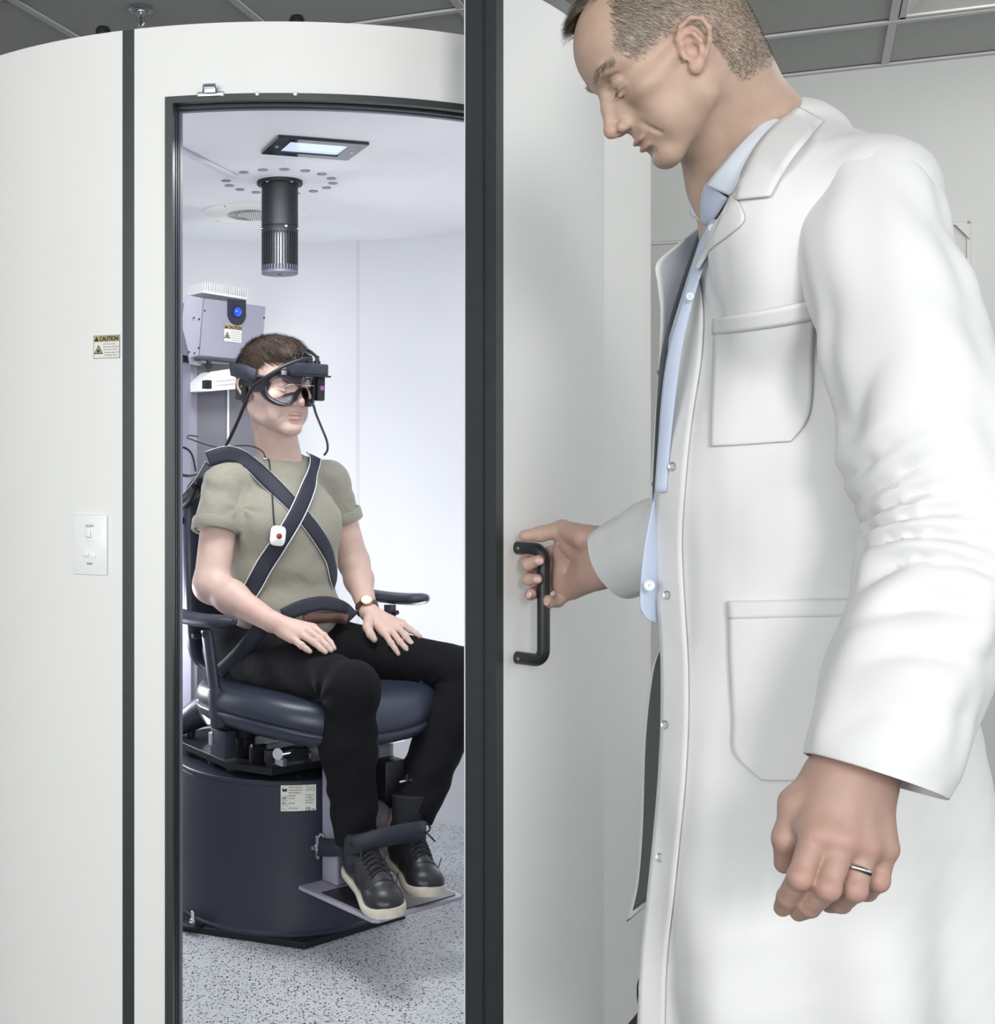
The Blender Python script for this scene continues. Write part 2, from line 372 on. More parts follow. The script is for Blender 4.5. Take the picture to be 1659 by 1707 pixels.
# door frame
jw = 0.8
fr = G(); fr.arc(BC, RO+0.0035, RO-0.010, TL, TL+0.95, Z0-0.03, ZT, 6); fr.build('door_frame', M_blacktrim, booth)
G().arc(BC, RO-0.010, RO-0.026, TL, TL+0.62, Z0-0.03, ZT, 6).build('frame_gasket', M_gasket, booth)
G().arc(BC, RO-0.016, RO-0.022, TL+0.6, TL+0.95, Z0-0.03, ZT, 6).build('frame_gasket', M_gasket, booth)
G().arc(BC, RO-0.026, RI-0.003, TL, TL+1.0, Z0-0.03, ZT, 6).build('door_frame', M_gasket, booth)
G().arc(BC, RI+0.010, RI-0.004, TL+0.9, TL+1.08, Z0-0.03, ZT-0.010, 6).build('frame_edge', M_lilac, booth)
G().arc(BC, RO+0.0035, RO-0.010, TR-0.95, TR, Z0-0.03, ZT, 6).build('door_frame', M_blacktrim, booth)
G().arc(BC, RO-0.010, RI-0.003, TR-0.7, TR, Z0-0.03, ZT, 6).build('door_frame', M_gasket, booth)
G().arc(BC, RO+0.0035, RO-0.010, TL, TR, ZT-0.010, ZT+0.002, 48).build('door_frame', M_blacktrim, booth)
G().arc(BC, RO-0.010, RO-0.018, TL, TR, ZT-0.008, ZT, 48).build('frame_gasket', M_gasket, booth)
G().arc(BC, RO-0.018, RO-0.026, TL, TR, ZT-0.014, ZT, 48).build('frame_gasket', M_gasket, booth)
G().arc(BC, RO-0.026, RI+0.006, TL, TR, ZT-0.011, ZT, 48).build('door_frame', M_gasket, booth)
G().arc(BC, RI+0.006, RI-0.004, TL, TR, ZT-0.014, ZT, 48).build('frame_edge', M_lilac, booth)
G().arc(BC, RO+0.02, RI-0.002, TL, TR, 0, Z0+0.006, 48).build('door_sill', M_blacktrim, booth)
# latch keeper and screws on the head of the frame
th, D = th_out(352)
def cyl_axes(th):
    t_ = R_(th); n = Vector((math.cos(t_), math.sin(t_), 0)); return n, Vector((-math.sin(t_), math.cos(t_), 0))
n_, x_ = cyl_axes(th)
c = cylP(352, 157)
g = G(); g.box(c+n_*0.004+Vector((0, 0, -0.001)), (0.046, 0.005, 0.008), (x_, n_, (0, 0, 1)), bev=0.001)
g.box(c+n_*0.006+Vector((0, 0, 0.008)), (0.026, 0.016, 0.002), (x_, n_, (0, 0, 1))); g.tube([c+n_*0.007+x_*-0.012+Vector((0, 0, 0.001)), c+n_*0.016+x_*-0.010+Vector((0, 0, 0.012)), c+n_*0.016+x_*0.010+Vector((0, 0, 0.012)), c+n_*0.007+x_*0.012+Vector((0, 0, 0.001))], 0.0022, 8)
g.box(c+n_*0.011+Vector((0, 0, 0.006)), (0.020, 0.003, 0.014), (x_, n_, (0, 0, 1)), bev=0.001)
g.build('latch_keeper', M_steel, booth)
for px in (333, 371, 429, 492):
    th, D = th_out(px); n_, x_ = cyl_axes(th); c = cylP(px, 158 if px > 400 else 159)+n_*0.003
    G().lathe(c, n_, [(0.0042, 0), (0.0042, 0.0015), (0.003, 0.0028)], 14).build('screw', M_steel, booth)
# dark knobs on the booth roof
for (px, py) in ((495, 36), (172, 54)):
    c = P(px, py+8, th_out(px)[1]+0.06)
    G().lathe(c, (0, 0, 1), [(0.014, 0), (0.014, 0.012), (0.011, 0.018), (0.004, 0.020)], 20).build('roof_knob', M_blackplastic, booth)
# ---- door (open), its own centre of curvature
DC = (-0.24, 2.66); DF, DH = -50.1, -12.0
door = G(); door.arc(DC, RO, RO-0.061, DF+1.2, DH, 0.05, ZR+0.0, 60); door_o = door.build('door', M_white, booth)
g = G(); g.arc(DC, RO+0.0, RO-0.026, DF, DF+1.2, 0.045, ZR+0.02, 4); g.arc(DC, RO-0.026, RO-0.065, DF-0.12, DF+1.2, 0.045, ZR+0.02, 4)
g.build('edge_trim', M_blacktrim, door_o)
G().arc(DC, RO-0.024, RO-0.028, DF-0.16, DF+0.3, 0.045, ZR, 3).build('edge_bead', M_gasket, door_o)
G().arc(DC, RO-0.0645, RO-0.067, DF-0.14, DH, 0.045, ZR+0.015, 40).build('inner_skin', M_inwhite, door_o)
G().arc(DC, RO+0.001, RO-0.062, DF+1.2, DH, ZR, ZR+0.022, 60).build('top_trim', M_blacktrim, door_o)
hb = th_out(862, RO, DC); nn, xx = cyl_axes(hb[0])
hp = cylP(862, 913, RO, DC); hz0 = hp.z; hz1 = cylP(862, 1096, RO, DC).z
BAR = hp+nn*0.052
pts = [hp, hp+nn*0.034]
for k in range(1, 6):
    a = PI/2*k/6; pts.append(hp+nn*(0.034+0.018*math.sin(a))+Vector((0, 0, -0.018*(1-math.cos(a)))))
lo = Vector((hp.x, hp.y, hz1)); p2 = []
for k in range(1, 6):
    a = PI/2*k/6; p2.append(lo+nn*(0.034+0.018*math.sin(a))+Vector((0, 0, 0.018*(1-math.cos(a)))))
pts = pts+[BAR+Vector((0, 0, -0.018)), Vector((BAR.x, BAR.y, hz1+0.018))]+p2[::-1]+[lo+nn*0.034, lo]
g = G().tube(pts, 0.0103, 20)
h_o = g.build('door_handle', M_handle, door_o)
for q_ in (hp, lo):
    G().lathe(q_+nn*0.010-xx*0.0100, -xx, [(0.0022, 0), (0.0022, 0.0008), (0.0012, 0.0008), (0.001, 0.0002)], 12).build('grub_screw', M_steel, door_o)
# ---- light and fan switch
def plate(px0, py0, px1, py1, name, m, parent, dep=0.005, bev=0.0015, back=0.0):
    th, D = th_out((px0+px1)/2); n_, x_ = cyl_axes(th); c0 = P(px0, (py0+py1)/2, th_out(px0)[1]); c1 = P(px1, (py0+py1)/2, th_out(px1)[1])
    c = P((px0+px1)/2, (py0+py1)/2, D); wdt = (c1-c0).length; hgt = (py1-py0)/F*D
    G().box(c+n_*(dep/2-back), (wdt, dep, hgt), (x_, n_, (0, 0, 1)), bev=bev).build(name, m, parent)
    return c+n_*dep, n_, x_, wdt, hgt
th, D = th_out(152); sw = thing('light_switch', 'white double wall switch marked LIGHT and FAN on the booth left of the door', 'switch', P(152, 908, D))
c, n_, x_, w_, h_ = plate(124, 858, 180, 958, 'switch_plate', M_plastic, sw, 0.006, 0.002, 0.001)
c = c-n_*0.001
G().box(c+Vector((0, 0, 0.018)), (0.015, 0.003, 0.025), (x_, n_, (0, 0, 1)), bev=0.001).build('toggle_frame', M_plastic, sw)
G().box(c+Vector((0, 0, 0.019))+n_*0.003, (0.010, 0.008, 0.012), (x_, (n_+Vector((0, 0, 0.4))).normalized(), Vector((0, 0, 1))), bev=0.001).build('toggle', M_plastic, sw)
G().box(c+Vector((0, 0, -0.018)), (0.026, 0.003, 0.011), (x_, n_, (0, 0, 1)), bev=0.001).build('slider_track', M_plastic, sw)
G().box(c+Vector((0, 0, -0.018))+n_*0.003-x_*0.006, (0.012, 0.006, 0.004), (x_, n_, (0, 0, 1)), bev=0.0008).build('slider', M_plastic, sw)
G().lathe(c+Vector((0, 0, 0.040)), n_, [(0.0022, 0), (0.0022, 0.001)], 12).build('screw', M_plastic, sw)
G().lathe(c+Vector((0, 0, -0.040)), n_, [(0.0022, 0), (0.0022, 0.001)], 12).build('screw', M_plastic, sw)
G().lathe(c+Vector((0, 0, 0.0)), n_, [(0.0022, 0), (0.0022, 0.001)], 12).build('screw', M_plastic, sw)
text('lettering', 'LIGHT', M_ink, c+Vector((0, 0, 0.032))+n_*0.0003, x_, (0, 0, 1), 0.0062, sw, 'CENTER')
text('lettering', 'FAN', M_ink, c+Vector((0, 0, -0.036))+n_*0.0003, x_, (0, 0, 1), 0.0062, sw, 'CENTER')
# ---- caution labels
def caution(name, label, c, n_, x_, z_, w_, h_, full=True):
    t = thing(name, label, 'label', c)
    axx = (x_, n_, z_)
    G().box(c, (w_, 0.0008, h_), axx).build('paper', M_paper, t)
    ed = G()
    for s in (1, -1):
        ed.box(c+z_*(s*(h_/2-h_*0.02))+n_*0.0005, (w_, 0.0004, h_*0.02), axx); ed.box(c+x_*(s*(w_/2-h_*0.01))+n_*0.0005, (h_*0.02, 0.0004, h_), axx)
    ed.build('border', M_inkgrey, t)
    G().box(c+z_*(h_*0.34)+n_*0.0005, (w_*0.96, 0.0005, h_*0.26), axx).build('heading_band', M_tan, t)
    text('lettering', 'CAUTION', M_ink, c+z_*(h_*0.255)-x_*(w_*0.27)+n_*0.0009, x_, z_, w_*0.160, t, bold=h_*0.008, tall=1.25)
    q = c-x_*(w_*0.38)+z_*(h_*0.24)+n_*0.0009
    G().prism([q-x_*(h_*0.12), q+x_*(h_*0.12), q+z_*(h_*0.2)], n_*0.0003).build('warning_triangle', M_ink, t)
    q = c-x_*(w_*0.31)-z_*(h_*0.3)+n_*0.0008
    tr = G().prism([q-x_*(h_*0.22), q+x_*(h_*0.22), q+z_*(h_*0.38)], n_*0.0003).build('warning_triangle', M_ink, t)
    G().prism([q-x_*(h_*0.165)+z_*(h_*0.035)+n_*0.0003, q+x_*(h_*0.165)+z_*(h_*0.035)+n_*0.0003, q+z_*(h_*0.315)+n_*0.0003], n_*0.0002).build('triangle_fill', M_tan, tr)
    st = G().sphere(q+z_*(h_*0.12)+n_*0.0006, h_*0.035, 8)
    for k in range(8):
        a = PI*k/8; dv = x_*math.cos(a)+z_*math.sin(a)
        st.box(q+z_*(h_*0.12)+n_*0.0006, (h_*0.16, 0.0003, h_*0.012), (dv, n_, n_.cross(dv)))
    st.build('laser_star', M_ink, tr)
    for k, tx in enumerate(('Class 3R laser light', 'when open. Avoid direct', 'eye exposure to beam')):
        text('lettering', tx, M_inkgrey, c-x_*(w_*0.13)+z_*(h_*(0.09-0.115*k))+n_*0.0006, x_, z_, h_*0.076, t)
    for k, tx in enumerate(('Maximum output 5 mW', 'Wavelength 520 nm')):
        text('lettering', tx, M_inkgrey, c-x_*(w_*0.08)+z_*(h_*(-0.27-0.115*k))+n_*0.0006, x_, z_, h_*0.076, t)
    return t
th, D = th_out(178.5); n_, x_ = cyl_axes(th); c = P(178.5, 578, D)+n_*0.0012
caution('caution_label', 'CAUTION laser sticker on the white booth wall beside the black strip', c, n_, x_, Vector((0, 0, 1)), 0.053, 0.042)
# ---- booth ceiling fittings
# square glass light window
cc = [ceil_pt(440, 252, ZB), ceil_pt(459, 224, ZB), ceil_pt(610, 236, ZB), ceil_pt(585, 263, ZB)]
c = sum(cc, Vector())/4
t = thing('ceiling_panel_lamp', 'flat lamp with black rim and pale glass in the booth ceiling', 'lamp', c)
ex = ((cc[2]-cc[1])+(cc[3]-cc[0])).normalized(); ey = Vector((-ex.y, ex.x, 0)); LX = ((cc[2]-cc[1]).length+(cc[3]-cc[0]).length)/2; LY = abs(((cc[1]-cc[0])+(cc[2]-cc[3])).dot(ey))/2
def ringrect(lx, ly, wx, wy, z, h, m, name, par_):
    g = G()
    for s in (1, -1):
        g.box(c+ex*(s*(lx-wx)/2)+Vector((0, 0, z)), (wx, ly, h), (ex, ey, (0, 0, 1))); g.box(c+ey*(s*(ly-wy)/2)+Vector((0, 0, z)), (lx-2*wx, wy, h), (ex, ey, (0, 0, 1)))
    return g.build(name, m, par_, smooth=0)
ringrect(LX, LY, 0.034, 0.016*LY/0.09, -0.004, 0.006, mat('lamp_rim', rgb(26, 34, 42), 0.12, coat=0.5), 'rim', t)
G().box(c+Vector((0, 0, -0.002)), (LX-0.066, LY-0.03, 0.002), (ex, ey, (0, 0, 1))).build('diffuser', mat('booth_lamp_glass', rgb(190, 200, 220), 0.2, emit=rgb(190, 202, 225), estr=0.55), t)
for s in (1, -1): G().lathe(c+ex*(s*(LX/2-0.016))+Vector((0, 0, -0.007)), (0, 0, -1), [(0.004, 0), (0.004, 0.001), (0.002, 0.002)], 12).build('screw', M_chrome, t)
# round speaker
c = ceil_pt(423, 355, ZB); rr = 86.5/F*c.y
t = thing('ceiling_speaker', 'round off-white ceiling speaker with slotted grille behind the black cylinder', 'speaker', c)
G().lathe(c, (0, 0, -1), [(rr, 0), (rr, 0.003), (rr-0.006, 0.006), (rr*0.75, 0.007), (rr*0.74, 0.006), (0.001, 0.006)], 64).build('bezel', M_speaker, t)
gl = G()
for k in range(-11, 12):
    y = k*rr*0.042; hx = math.sqrt(max(0, (rr*0.5)**2-y*y))
    if hx < 0.008: continue
    gl.box(c+Vector((y*1.0, 0, -0.0066)), (rr*0.016, hx*2, 0.0012))
for k in range(1, 6):
    r0 = rr*(0.5-0.045*k)
    for s in range(20):
        a0 = 2*PI*(s+0.2)/20*0.5+PI/2+(k*0.1); a1 = a0+0.12
        gl.tube([c+Vector((math.cos(a)*(r0+rr*0.05), math.sin(a)*(r0+rr*0.05), -0.0066)) for a in (a0, (a0+a1)/2, a1)], 0.0007, 4)
gl.build('grille_slots', mat('grille_slot', rgb(140, 142, 140), 0.7), t)
for (px, py) in ((375, 344), (363, 368)):
    q = ceil_pt(px, py, ZB-0.006); G().lathe(q, (0, 0, -1), [(0.0022, 0), (0.0022, 0.001)], 10).build('screw', M_dark, t)
# black cylindrical lamp / camera housing
c = AXC.copy()
t = thing('cylinder_lamp', 'black slotted cylinder hanging from the booth ceiling above the seated man', 'lamp', c)
G().lathe(c, (0, 0, -1), [(0.056, 0), (0.056, 0.007), (0.054, 0.009), (0.046, 0.009)], 48).build('flange', M_blackmetal, t)
for a in (235, 305, 20, 160):
    q = c+Vector((math.cos(R_(a))*0.050, math.sin(R_(a))*0.050, -0.009)); G().lathe(q, (0, 0, -1), [(0.0042, 0), (0.0042, 0.002), (0.002, 0.003)], 12).build('screw', M_chrome, t)
zu = lambda py: (HY-py)/F*3.01+EYE
z1, z2, z3, z4 = ZB-0.009, zu(373), zu(383), zu(455)
G().lathe((c.x, c.y, z2), (0, 0, 1), [(0.0445, 0), (0.0445, z1-z2)], 48).build('upper_tube', M_blackmetal, t)
G().lathe((c.x, c.y, z3-0.002), (0, 0, 1), [(0.0445, 0), (0.0445, z2-z3), (0.0432, z2-z3+0.002)], 48).build('collar', M_blackmetal, t)
nb = 36
for k in range(nb):
    a = 2*PI*k/nb; d = Vector((math.cos(a), math.sin(a), 0)); x2 = Vector((-d.y, d.x, 0))
    mid = (z3+z4)/2+0.004
    G().box(Vector((c.x, c.y, mid))+d*0.0415, (0.0042, 0.006, z3-z4-0.012), (x2, d, (0, 0, 1))).build('cooling_bar', M_blackmetal, t, smooth=0)
G().lathe((c.x, c.y, z4+0.003), (0, 0, 1), [(0.0435, 0), (0.0445, 0.001), (0.0445, 0.020)], 48).build('bottom_cap', mat('cap_violet', rgb(88, 86, 104), 0.4), t)
G().cyl((c.x, c.y, z4+0.0025), (c.x, c.y, z4+0.01), 0.005).build('cap_hole', M_dark, t)
G().lathe((c.x, c.y, z4+0.02), (0, 0, 1), [(0.022, 0), (0.022, z3-z4-0.02)], 32).build('light_core', mat('core_white', rgb(235, 236, 240), 0.4, emit=(0.9, 0.93, 1, 1), estr=0.5), t)
for a in (190, 290, 350):
    d = Vector((math.cos(R_(a)), math.sin(R_(a)), 0)); q = Vector((c.x, c.y, z2-0.006))+d*0.044
    G().lathe(q, d, [(0.0035, 0), (0.0035, 0.004), (0.002, 0.005)], 12).build('screw', M_chrome, t)
# ================================================================ CHAIR
OC = Vector((-0.035, 3.05, 0)); cf = Vector((0.595, -0.803, 0)).normalized(); cl = Vector((-cf.y, cf.x, 0)); UP = Vector((0, 0, 1))
def CW(a, b, z): return OC+cf*a+cl*b+UP*z
CA = (cf, cl, UP)
chair = thing('rotary_chair', 'navy vinyl rotary chair with armrests on a big dark drum inside the booth', 'chair', (OC.x, OC.y, Z0))
ZD = 0.442
hexa = []
for k in range(6):
    a = R_(-81.5+60*k); hexa.append(Vector((OC.x+math.cos(a)*0.305, OC.y+math.sin(a)*0.305, Z0+0.0005)))
G().prism(hexa, (0, 0, 0.015)).build('base_plate', M_blackmetal, chair, bev=0.002)
G().lathe((OC.x, OC.y, Z0+0.0155), UP, [(0.266, 0), (0.266, 0.006), (0.262, 0.010), (0.262, ZD-Z0-0.030), (0.2605, ZD-Z0-0.028), (0.2605, ZD-Z0-0.026), (0.264, ZD-Z0-0.025), (0.264, ZD-Z0-0.018), (0.262, ZD-Z0-0.0155), (0.0, ZD-Z0-0.0155)], 96).build('drum', M_drum, chair, smooth=30)
q = P(322, 1541, 2.855); q.z = Z0+0.016
G().lathe(q, UP, [(0.024, 0), (0.024, 0.004), (0.018, 0.006), (0.012, 0.006)], 32).build('levelling_pad', M_blackmetal, chair)
g = G(); g.lathe(q+UP*0.006, UP, [(0.010, 0), (0.010, 0.002), (0.0075, 0.003), (0.0075, 0.009), (0.005, 0.010), (0.005, 0.026), (0.0035, 0.027)], 6); g.build('levelling_bolt', M_chrome, chair)
for px, py in ((327, 1264), (366, 1271), (498, 1295)):
    q = P(px, py, F*(EYE-ZD)/(py-HY)); G().lathe(q, UP, [(0.008, 0), (0.008, 0.0015), (0.005, 0.002), (0.004, 0.0005)], 16).build('cap_screw', M_blackmetal, chair)
# rating label on the drum
DCc = (OC.x, OC.y); thd, Dd = th_out(497, 0.2632, DCc); 
def drumP(px, py): return cylP(px, py, 0.2632, DCc)
rows = []
for py in (1308, 1352): rows.append([drumP(px, py) for px in np.linspace(468, 527, 9)])
for r in rows: 
    for p in r: p.z = rows[0][4].z if r is rows[0] else rows[1][4].z
lbl = thing('rating_label', 'white printed rating label stuck on the dark drum', 'label', rows[0][4])
g = G(); inner = [[p-(Vector((p.x-OC.x, p.y-OC.y, 0)).normalized()*0.0012) for p in r] for r in rows]
g.grid(rows); g.grid(inner); g.build('paper', M_paper, lbl)
def drumtext(body, px, py, size, m=M_ink, bold=0):
    th, D = th_out(px, 0.2638, DCc); n_, x_ = cyl_axes(th); return text('lettering', body, m, cylP(px, py, 0.2638, DCc)+n_*0.0004, x_, UP, size, lbl, bold=bold)
for k, tx in enumerate(('Interacoustics A/S', 'Audiometer Alle 1', '5500 Middelfart', 'Denmark')): drumtext(tx, 481, 1313.5+4.6*k, 0.0042)
for k, (a, b_) in enumerate((('REF', '10-4100'), ('SN', '001-027'), ('\u2014', '2012-12-08'))):
    drumtext(a, 471, 1332+8.2*k, 0.0052, bold=0.0001); drumtext(b_, 481, 1332+8.2*k, 0.0042)
    th, D = th_out(474.5, 0.2638, DCc); n_, x_ = cyl_axes(th); cc = cylP(474.5, 1330.5+8.2*k, 0.2638, DCc)+n_*0.0003
    g = G()
    for s in (1, -1): g.box(cc+UP*(0.0045*s), (0.0125, 0.0003, 0.0004), (x_, n_, UP)); g.box(cc+x_*(0.0062*s), (0.0004, 0.0003, 0.009), (x_, n_, UP))
    g.build('box_outline', M_inkgrey, lbl)
th, D = th_out(474.5, 0.2638, DCc); n_, x_ = cyl_axes(th); q = cylP(474.5, 1318, 0.2638, DCc)+n_*0.0003
G().prism([q+x_*a+UP*b_ for a, b_ in ((-0.005, -0.002), (-0.005, 0.006), (-0.003, 0.006), (-0.003, 0.0025), (-0.001, 0.004), (-0.001, 0.0025), (0.001, 0.004), (0.001, 0.0025), (0.005, 0.006), (0.005, -0.002))], n_*0.0003).build('factory_mark', M_ink, lbl)
drumtext('CE', 509, 1351, 0.0095, bold=0.0001); drumtext('0088', 519, 1350, 0.004)
for k, tx in enumerate(('Conforms to', 'UL 60601-1', 'and certified', 'CSA C22.2')): drumtext(tx, 509, 1326+4.4*k, 0.0038)
for px, m in ((513, M_inkgrey), (521, M_green)):
    th, D = th_out(px, 0.2638, DCc); n_, x_ = cyl_axes(th); G().tube([cylP(px, 1314.5, 0.2638, DCc)+n_*0.0004+x_*(math.cos(a)*0.0042)+UP*(math.sin(a)*0.0042) for a in np.linspace(0, 2*PI, 17)], 0.0006, 4).build('approval_mark', m, lbl)
# turntable plate over the drum, with rails and clamps
G().prism([CW(a, b_, ZD+0.016) for a, b_ in ((-0.24, -0.20), (0.10, -0.235), (0.21, -0.19), (0.22, 0.12), (0.10, 0.2), (-0.24, 0.17))], (0, 0, 0.016)).build('mount_plate', M_blackmetal, chair, bev=0.0015)
G().cyl(CW(0, 0, ZD-0.001), CW(0, 0, ZD+0.017), 0.11, seg=48).build('turntable_hub', M_blackmetal, chair)
g = G()
for a, b_ in ((-0.12, -0.2), (0.0, -0.21), (0.08, -0.21)): g.cyl(CW(a, b_, ZD+0.006), CW(a, b_, ZD+0.017), 0.011, seg=16)
g.build('plate_foot', M_blackmetal, chair)
zm = ZD+0.032
# carriage blocks: positions taken from the photograph
def B(name, px, py, D, size, m, bev=0.002, axm_=CA, par_=chair):
    return G().box(P(px, py, D), size, axm_, bev=bev).build(name, m, par_)
zb = lambda py, D: EYE+(HY-py)/F*D
B('carriage_block', 372, 1238, 2.84, (0.062, 0.030, 0.062), M_drum)
B('carriage_block', 405, 1246, 2.90, (0.03, 0.05, 0.055), M_blackmetal)
G().lathe(P(408, 1205, 2.88), -UP, [(0.042, -0.012), (0.044, 0), (0.034, 0.028), (0.010, 0.034), (0.008, 0.055)], 32).build('swivel_cone', M_blackmetal, chair)
B('carriage_block', 430, 1256, 2.83, (0.014, 0.04, 0.04), M_blackmetal)
G().lathe(P(421, 1243, 2.80), -cl, [(0.004, 0), (0.004, 0.003), (0.002, 0.004)], 12).build('screw', M_chrome, chair)
G().tube([P(434, 1244, 2.83), P(470, 1234, 2.99)], 0.0035, 10).build('rail_rod', M_chrome, chair)
G().tube([P(463, 1257, 2.735), P(519, 1245, 2.90)], 0.0125, 28).build('roller', M_chrome, chair)
B('roller_block', 478, 1258, 2.79, (0.020, 0.10, 0.028), M_blackmetal, 0.002, ((cf*0.3+cl).normalized().cross(UP), (cf*0.3+cl).normalized(), UP))
B('roller_foot', 468, 1270, 2.75, (0.03, 0.012, 0.015), M_steel, 0.001)
B('roller_foot', 511, 1262, 2.87, (0.02, 0.012, 0.015), M_steel, 0.001)
G().lathe(P(352, 1226, 2.80), UP, [(0.006, -0.02), (0.006, 0.006), (0.004, 0.008)], 16).build('bolt', M_chrome, chair)
# footrest column, bracket and arm (grey enamel)
def CB(name, a0, a1, b0, b1, z0, z1, m, bev=0.003, par_=chair): return G().box(CW((a0+a1)/2, (b0+b1)/2, (z0+z1)/2), (a1-a0, b1-b0, z1-z0), CA, bev=bev).build(name, m, par_)
ZP = 0.225
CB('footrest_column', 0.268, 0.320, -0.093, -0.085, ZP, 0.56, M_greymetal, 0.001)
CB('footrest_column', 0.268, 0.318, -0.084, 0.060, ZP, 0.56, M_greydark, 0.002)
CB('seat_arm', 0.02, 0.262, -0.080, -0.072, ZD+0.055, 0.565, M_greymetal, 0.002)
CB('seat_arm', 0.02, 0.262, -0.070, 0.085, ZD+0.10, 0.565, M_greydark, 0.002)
G().lathe(P(503, 1238, 2.86), -cl, [(0.003, 0), (0.003, 0.002)], 10).build('screw', M_dark, chair)
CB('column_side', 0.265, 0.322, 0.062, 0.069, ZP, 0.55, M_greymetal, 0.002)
fp = G().prism([CW(a, b_, ZP-0.012) for a, b_ in ((0.262, -0.155), (0.515, -0.155), (0.525, -0.145), (0.525, 0.088), (0.515, 0.098), (0.262, 0.098))], (0, 0, 0.009)).build('foot_plate', M_greymetal, chair, bev=0.002)
G().prism([CW(a, b_, ZP-0.003) for a, b_ in ((0.33, -0.143), (0.506, -0.143), (0.514, -0.135), (0.514, 0.078), (0.506, 0.086), (0.33, 0.086))], (0, 0, 0.002)).build('rubber_mat', M_blackplastic, fp)
# clamp box with star knob to the right of the column
kb = B('clamp_box', 648, 1298, 2.79, (0.045, 0.055, 0.088), M_blackmetal, 0.002)
G().lathe(P(650, 1266, 2.78), UP, [(0.008, 0), (0.008, 0.003), (0.004, 0.004)], 16).build('cap_screw', M_blackplastic, kb)
G().box(P(634, 1298, 2.77), (0.05, 0.012, 0.075), CA, bev=0.002).build('clamp_jaw', M_blackplastic, kb)
kc = P(676, 1302, 2.77); kd = (cl*0.6+cf).normalized()
g = G(); g.cyl(kc-cl*0.02, kc+cl*0.002, 0.004, seg=12); g.build('knob_shaft', M_chrome, kb)
g = G(); g.lathe(kc, cl, [(0.006, 0), (0.007, 0.004), (0.006, 0.010)], 16)
for k in range(5):
    a = 2*PI*k/5+0.3; d = cf*math.cos(a)+UP*math.sin(a); g.tube([kc+cl*0.005, kc+cl*0.005+d*0.014], [0.005, 0.0042], 10)
g.build('star_knob', M_blackplastic, kb)
# seat: superellipse cushion
def superring(ca, cb, ra, rb, z, n=64, e=2.6, dz=None):
    out = []
    for k in range(n):
        t = 2*PI*k/n; c_, s_ = math.cos(t), math.sin(t)
        a = ca+ra*math.copysign(abs(c_)**(2/e), c_); b_ = cb+rb*math.copysign(abs(s_)**(2/e), s_)
        out.append(CW(a, b_, z+(dz(a, b_) if dz else 0)))
    return out
SA, SB = 0.125, 0.0
def sdz(a, b_):
    r = (a-SA)/0.27; return 0.012*(b_/0.27)**2-0.028*max(0, r)**3+0.0
rows = [superring(SA, SB, r*0.262, r*0.265, z, dz=sdz) for r, z in ((0.02, 0.628), (0.4, 0.630), (0.7, 0.638), (0.86, 0.640), (0.94, 0.634), (0.985, 0.620), (1.0, 0.602), (0.995, 0.588), (0.975, 0.582))]
seat = G().grid(rows, closed=True).build('seat_cushion', M_navy, chair, subd=1, smooth=180)
rows = [superring(SA, SB, r*0.262, r*0.265, z, dz=sdz) for r, z in ((0.97, 0.584), (1.0, 0.5795), (1.0, 0.574), (0.985, 0.562), (0.93, 0.548), (0.8, 0.537), (0.5, 0.530), (0.02, 0.528))]
G().grid(rows, closed=True).build('seat_shell', M_navy, chair, subd=1, smooth=180)
# stitched seam piping of the cushion
for b_ in (0.18,):
    pts = []
    for a in np.linspace(0.0, 0.30, 14): pts.append(CW(a, b_, 0.6405+sdz(a, b_)-(0.010 if a > 0.33 else 0)))
    G().tube(pts, 0.0018, 6).build('seam_piping', M_navy, seat)
# backrest
rows = []
for z, wd, aa in ((0.64, 0.13, -0.205), (0.66, 0.16, -0.21), (0.72, 0.172, -0.215), (0.85, 0.170, -0.225), (0.98, 0.162, -0.24), (1.06, 0.150, -0.255), (1.10, 0.130, -0.262), (1.118, 0.09, -0.266)):
    ring = []
    for k in range(32):
        t = 2*PI*k/32; c_, s_ = math.cos(t), math.sin(t)
        b_ = wd*math.copysign(abs(s_)**(2/3.2), s_); a = aa+0.034*math.copysign(abs(c_)**(2/2.6), c_)+0.035*(b_/0.17)**2
        ring.append(CW(a, b_, z))
    rows.append(ring)
br = G().grid(rows, closed=True)
br.add(rows[-1], [tuple(range(32))]); br.add(rows[0], [tuple(range(32))])
br.build('backrest', M_navy, chair, subd=1, smooth=180)
# armrests
def armrest(sg, a_front, a_back, b_, ztop, pa, px_post):
    rows = []
    n = 12
    for i in range(n+1):
        s_ = i/n; a = a_back+(a_front-a_back)*s_
        wdt = 0.037*(1-0.25*(1-s_))*math.sqrt(max(0.02, 1-(max(0, (s_-0.86))/0.14)**2))*math.sqrt(max(0.05, 1-(max(0, 0.12-s_)/0.12)**2))
        z = ztop-0.012-0.006*math.sin(s_*PI)+0.004*s_
        hh = 0.0155*(wdt/0.037)**0.5
        ring = []
        for k in range(16):
            t = 2*PI*k/16; c_, s2 = math.cos(t), math.sin(t)
            ring.append(CW(a, b_+wdt*math.copysign(abs(c_)**0.75, c_)+0.010*sg*math.sin(s_*2.5), z+hh*math.copysign(abs(s2)**0.8, s2)))
        rows.append(ring)
    g = G().grid(rows, closed=True); g.add(rows[0], [tuple(range(16))]); g.add(rows[-1], [tuple(range(16))])
    g.build('armrest_pad', mat('armrest_pad_%s' % ('a' if sg < 0 else 'b'), rgb(40, 44, 58), 0.45, bump=0.1, bscale=700), chair, subd=1, smooth=180)
armrest(-1, 0.195, -0.09, -0.275, 0.812, 0, 0)
armrest(1, 0.20, -0.05, 0.275, 0.827, 0, 0)
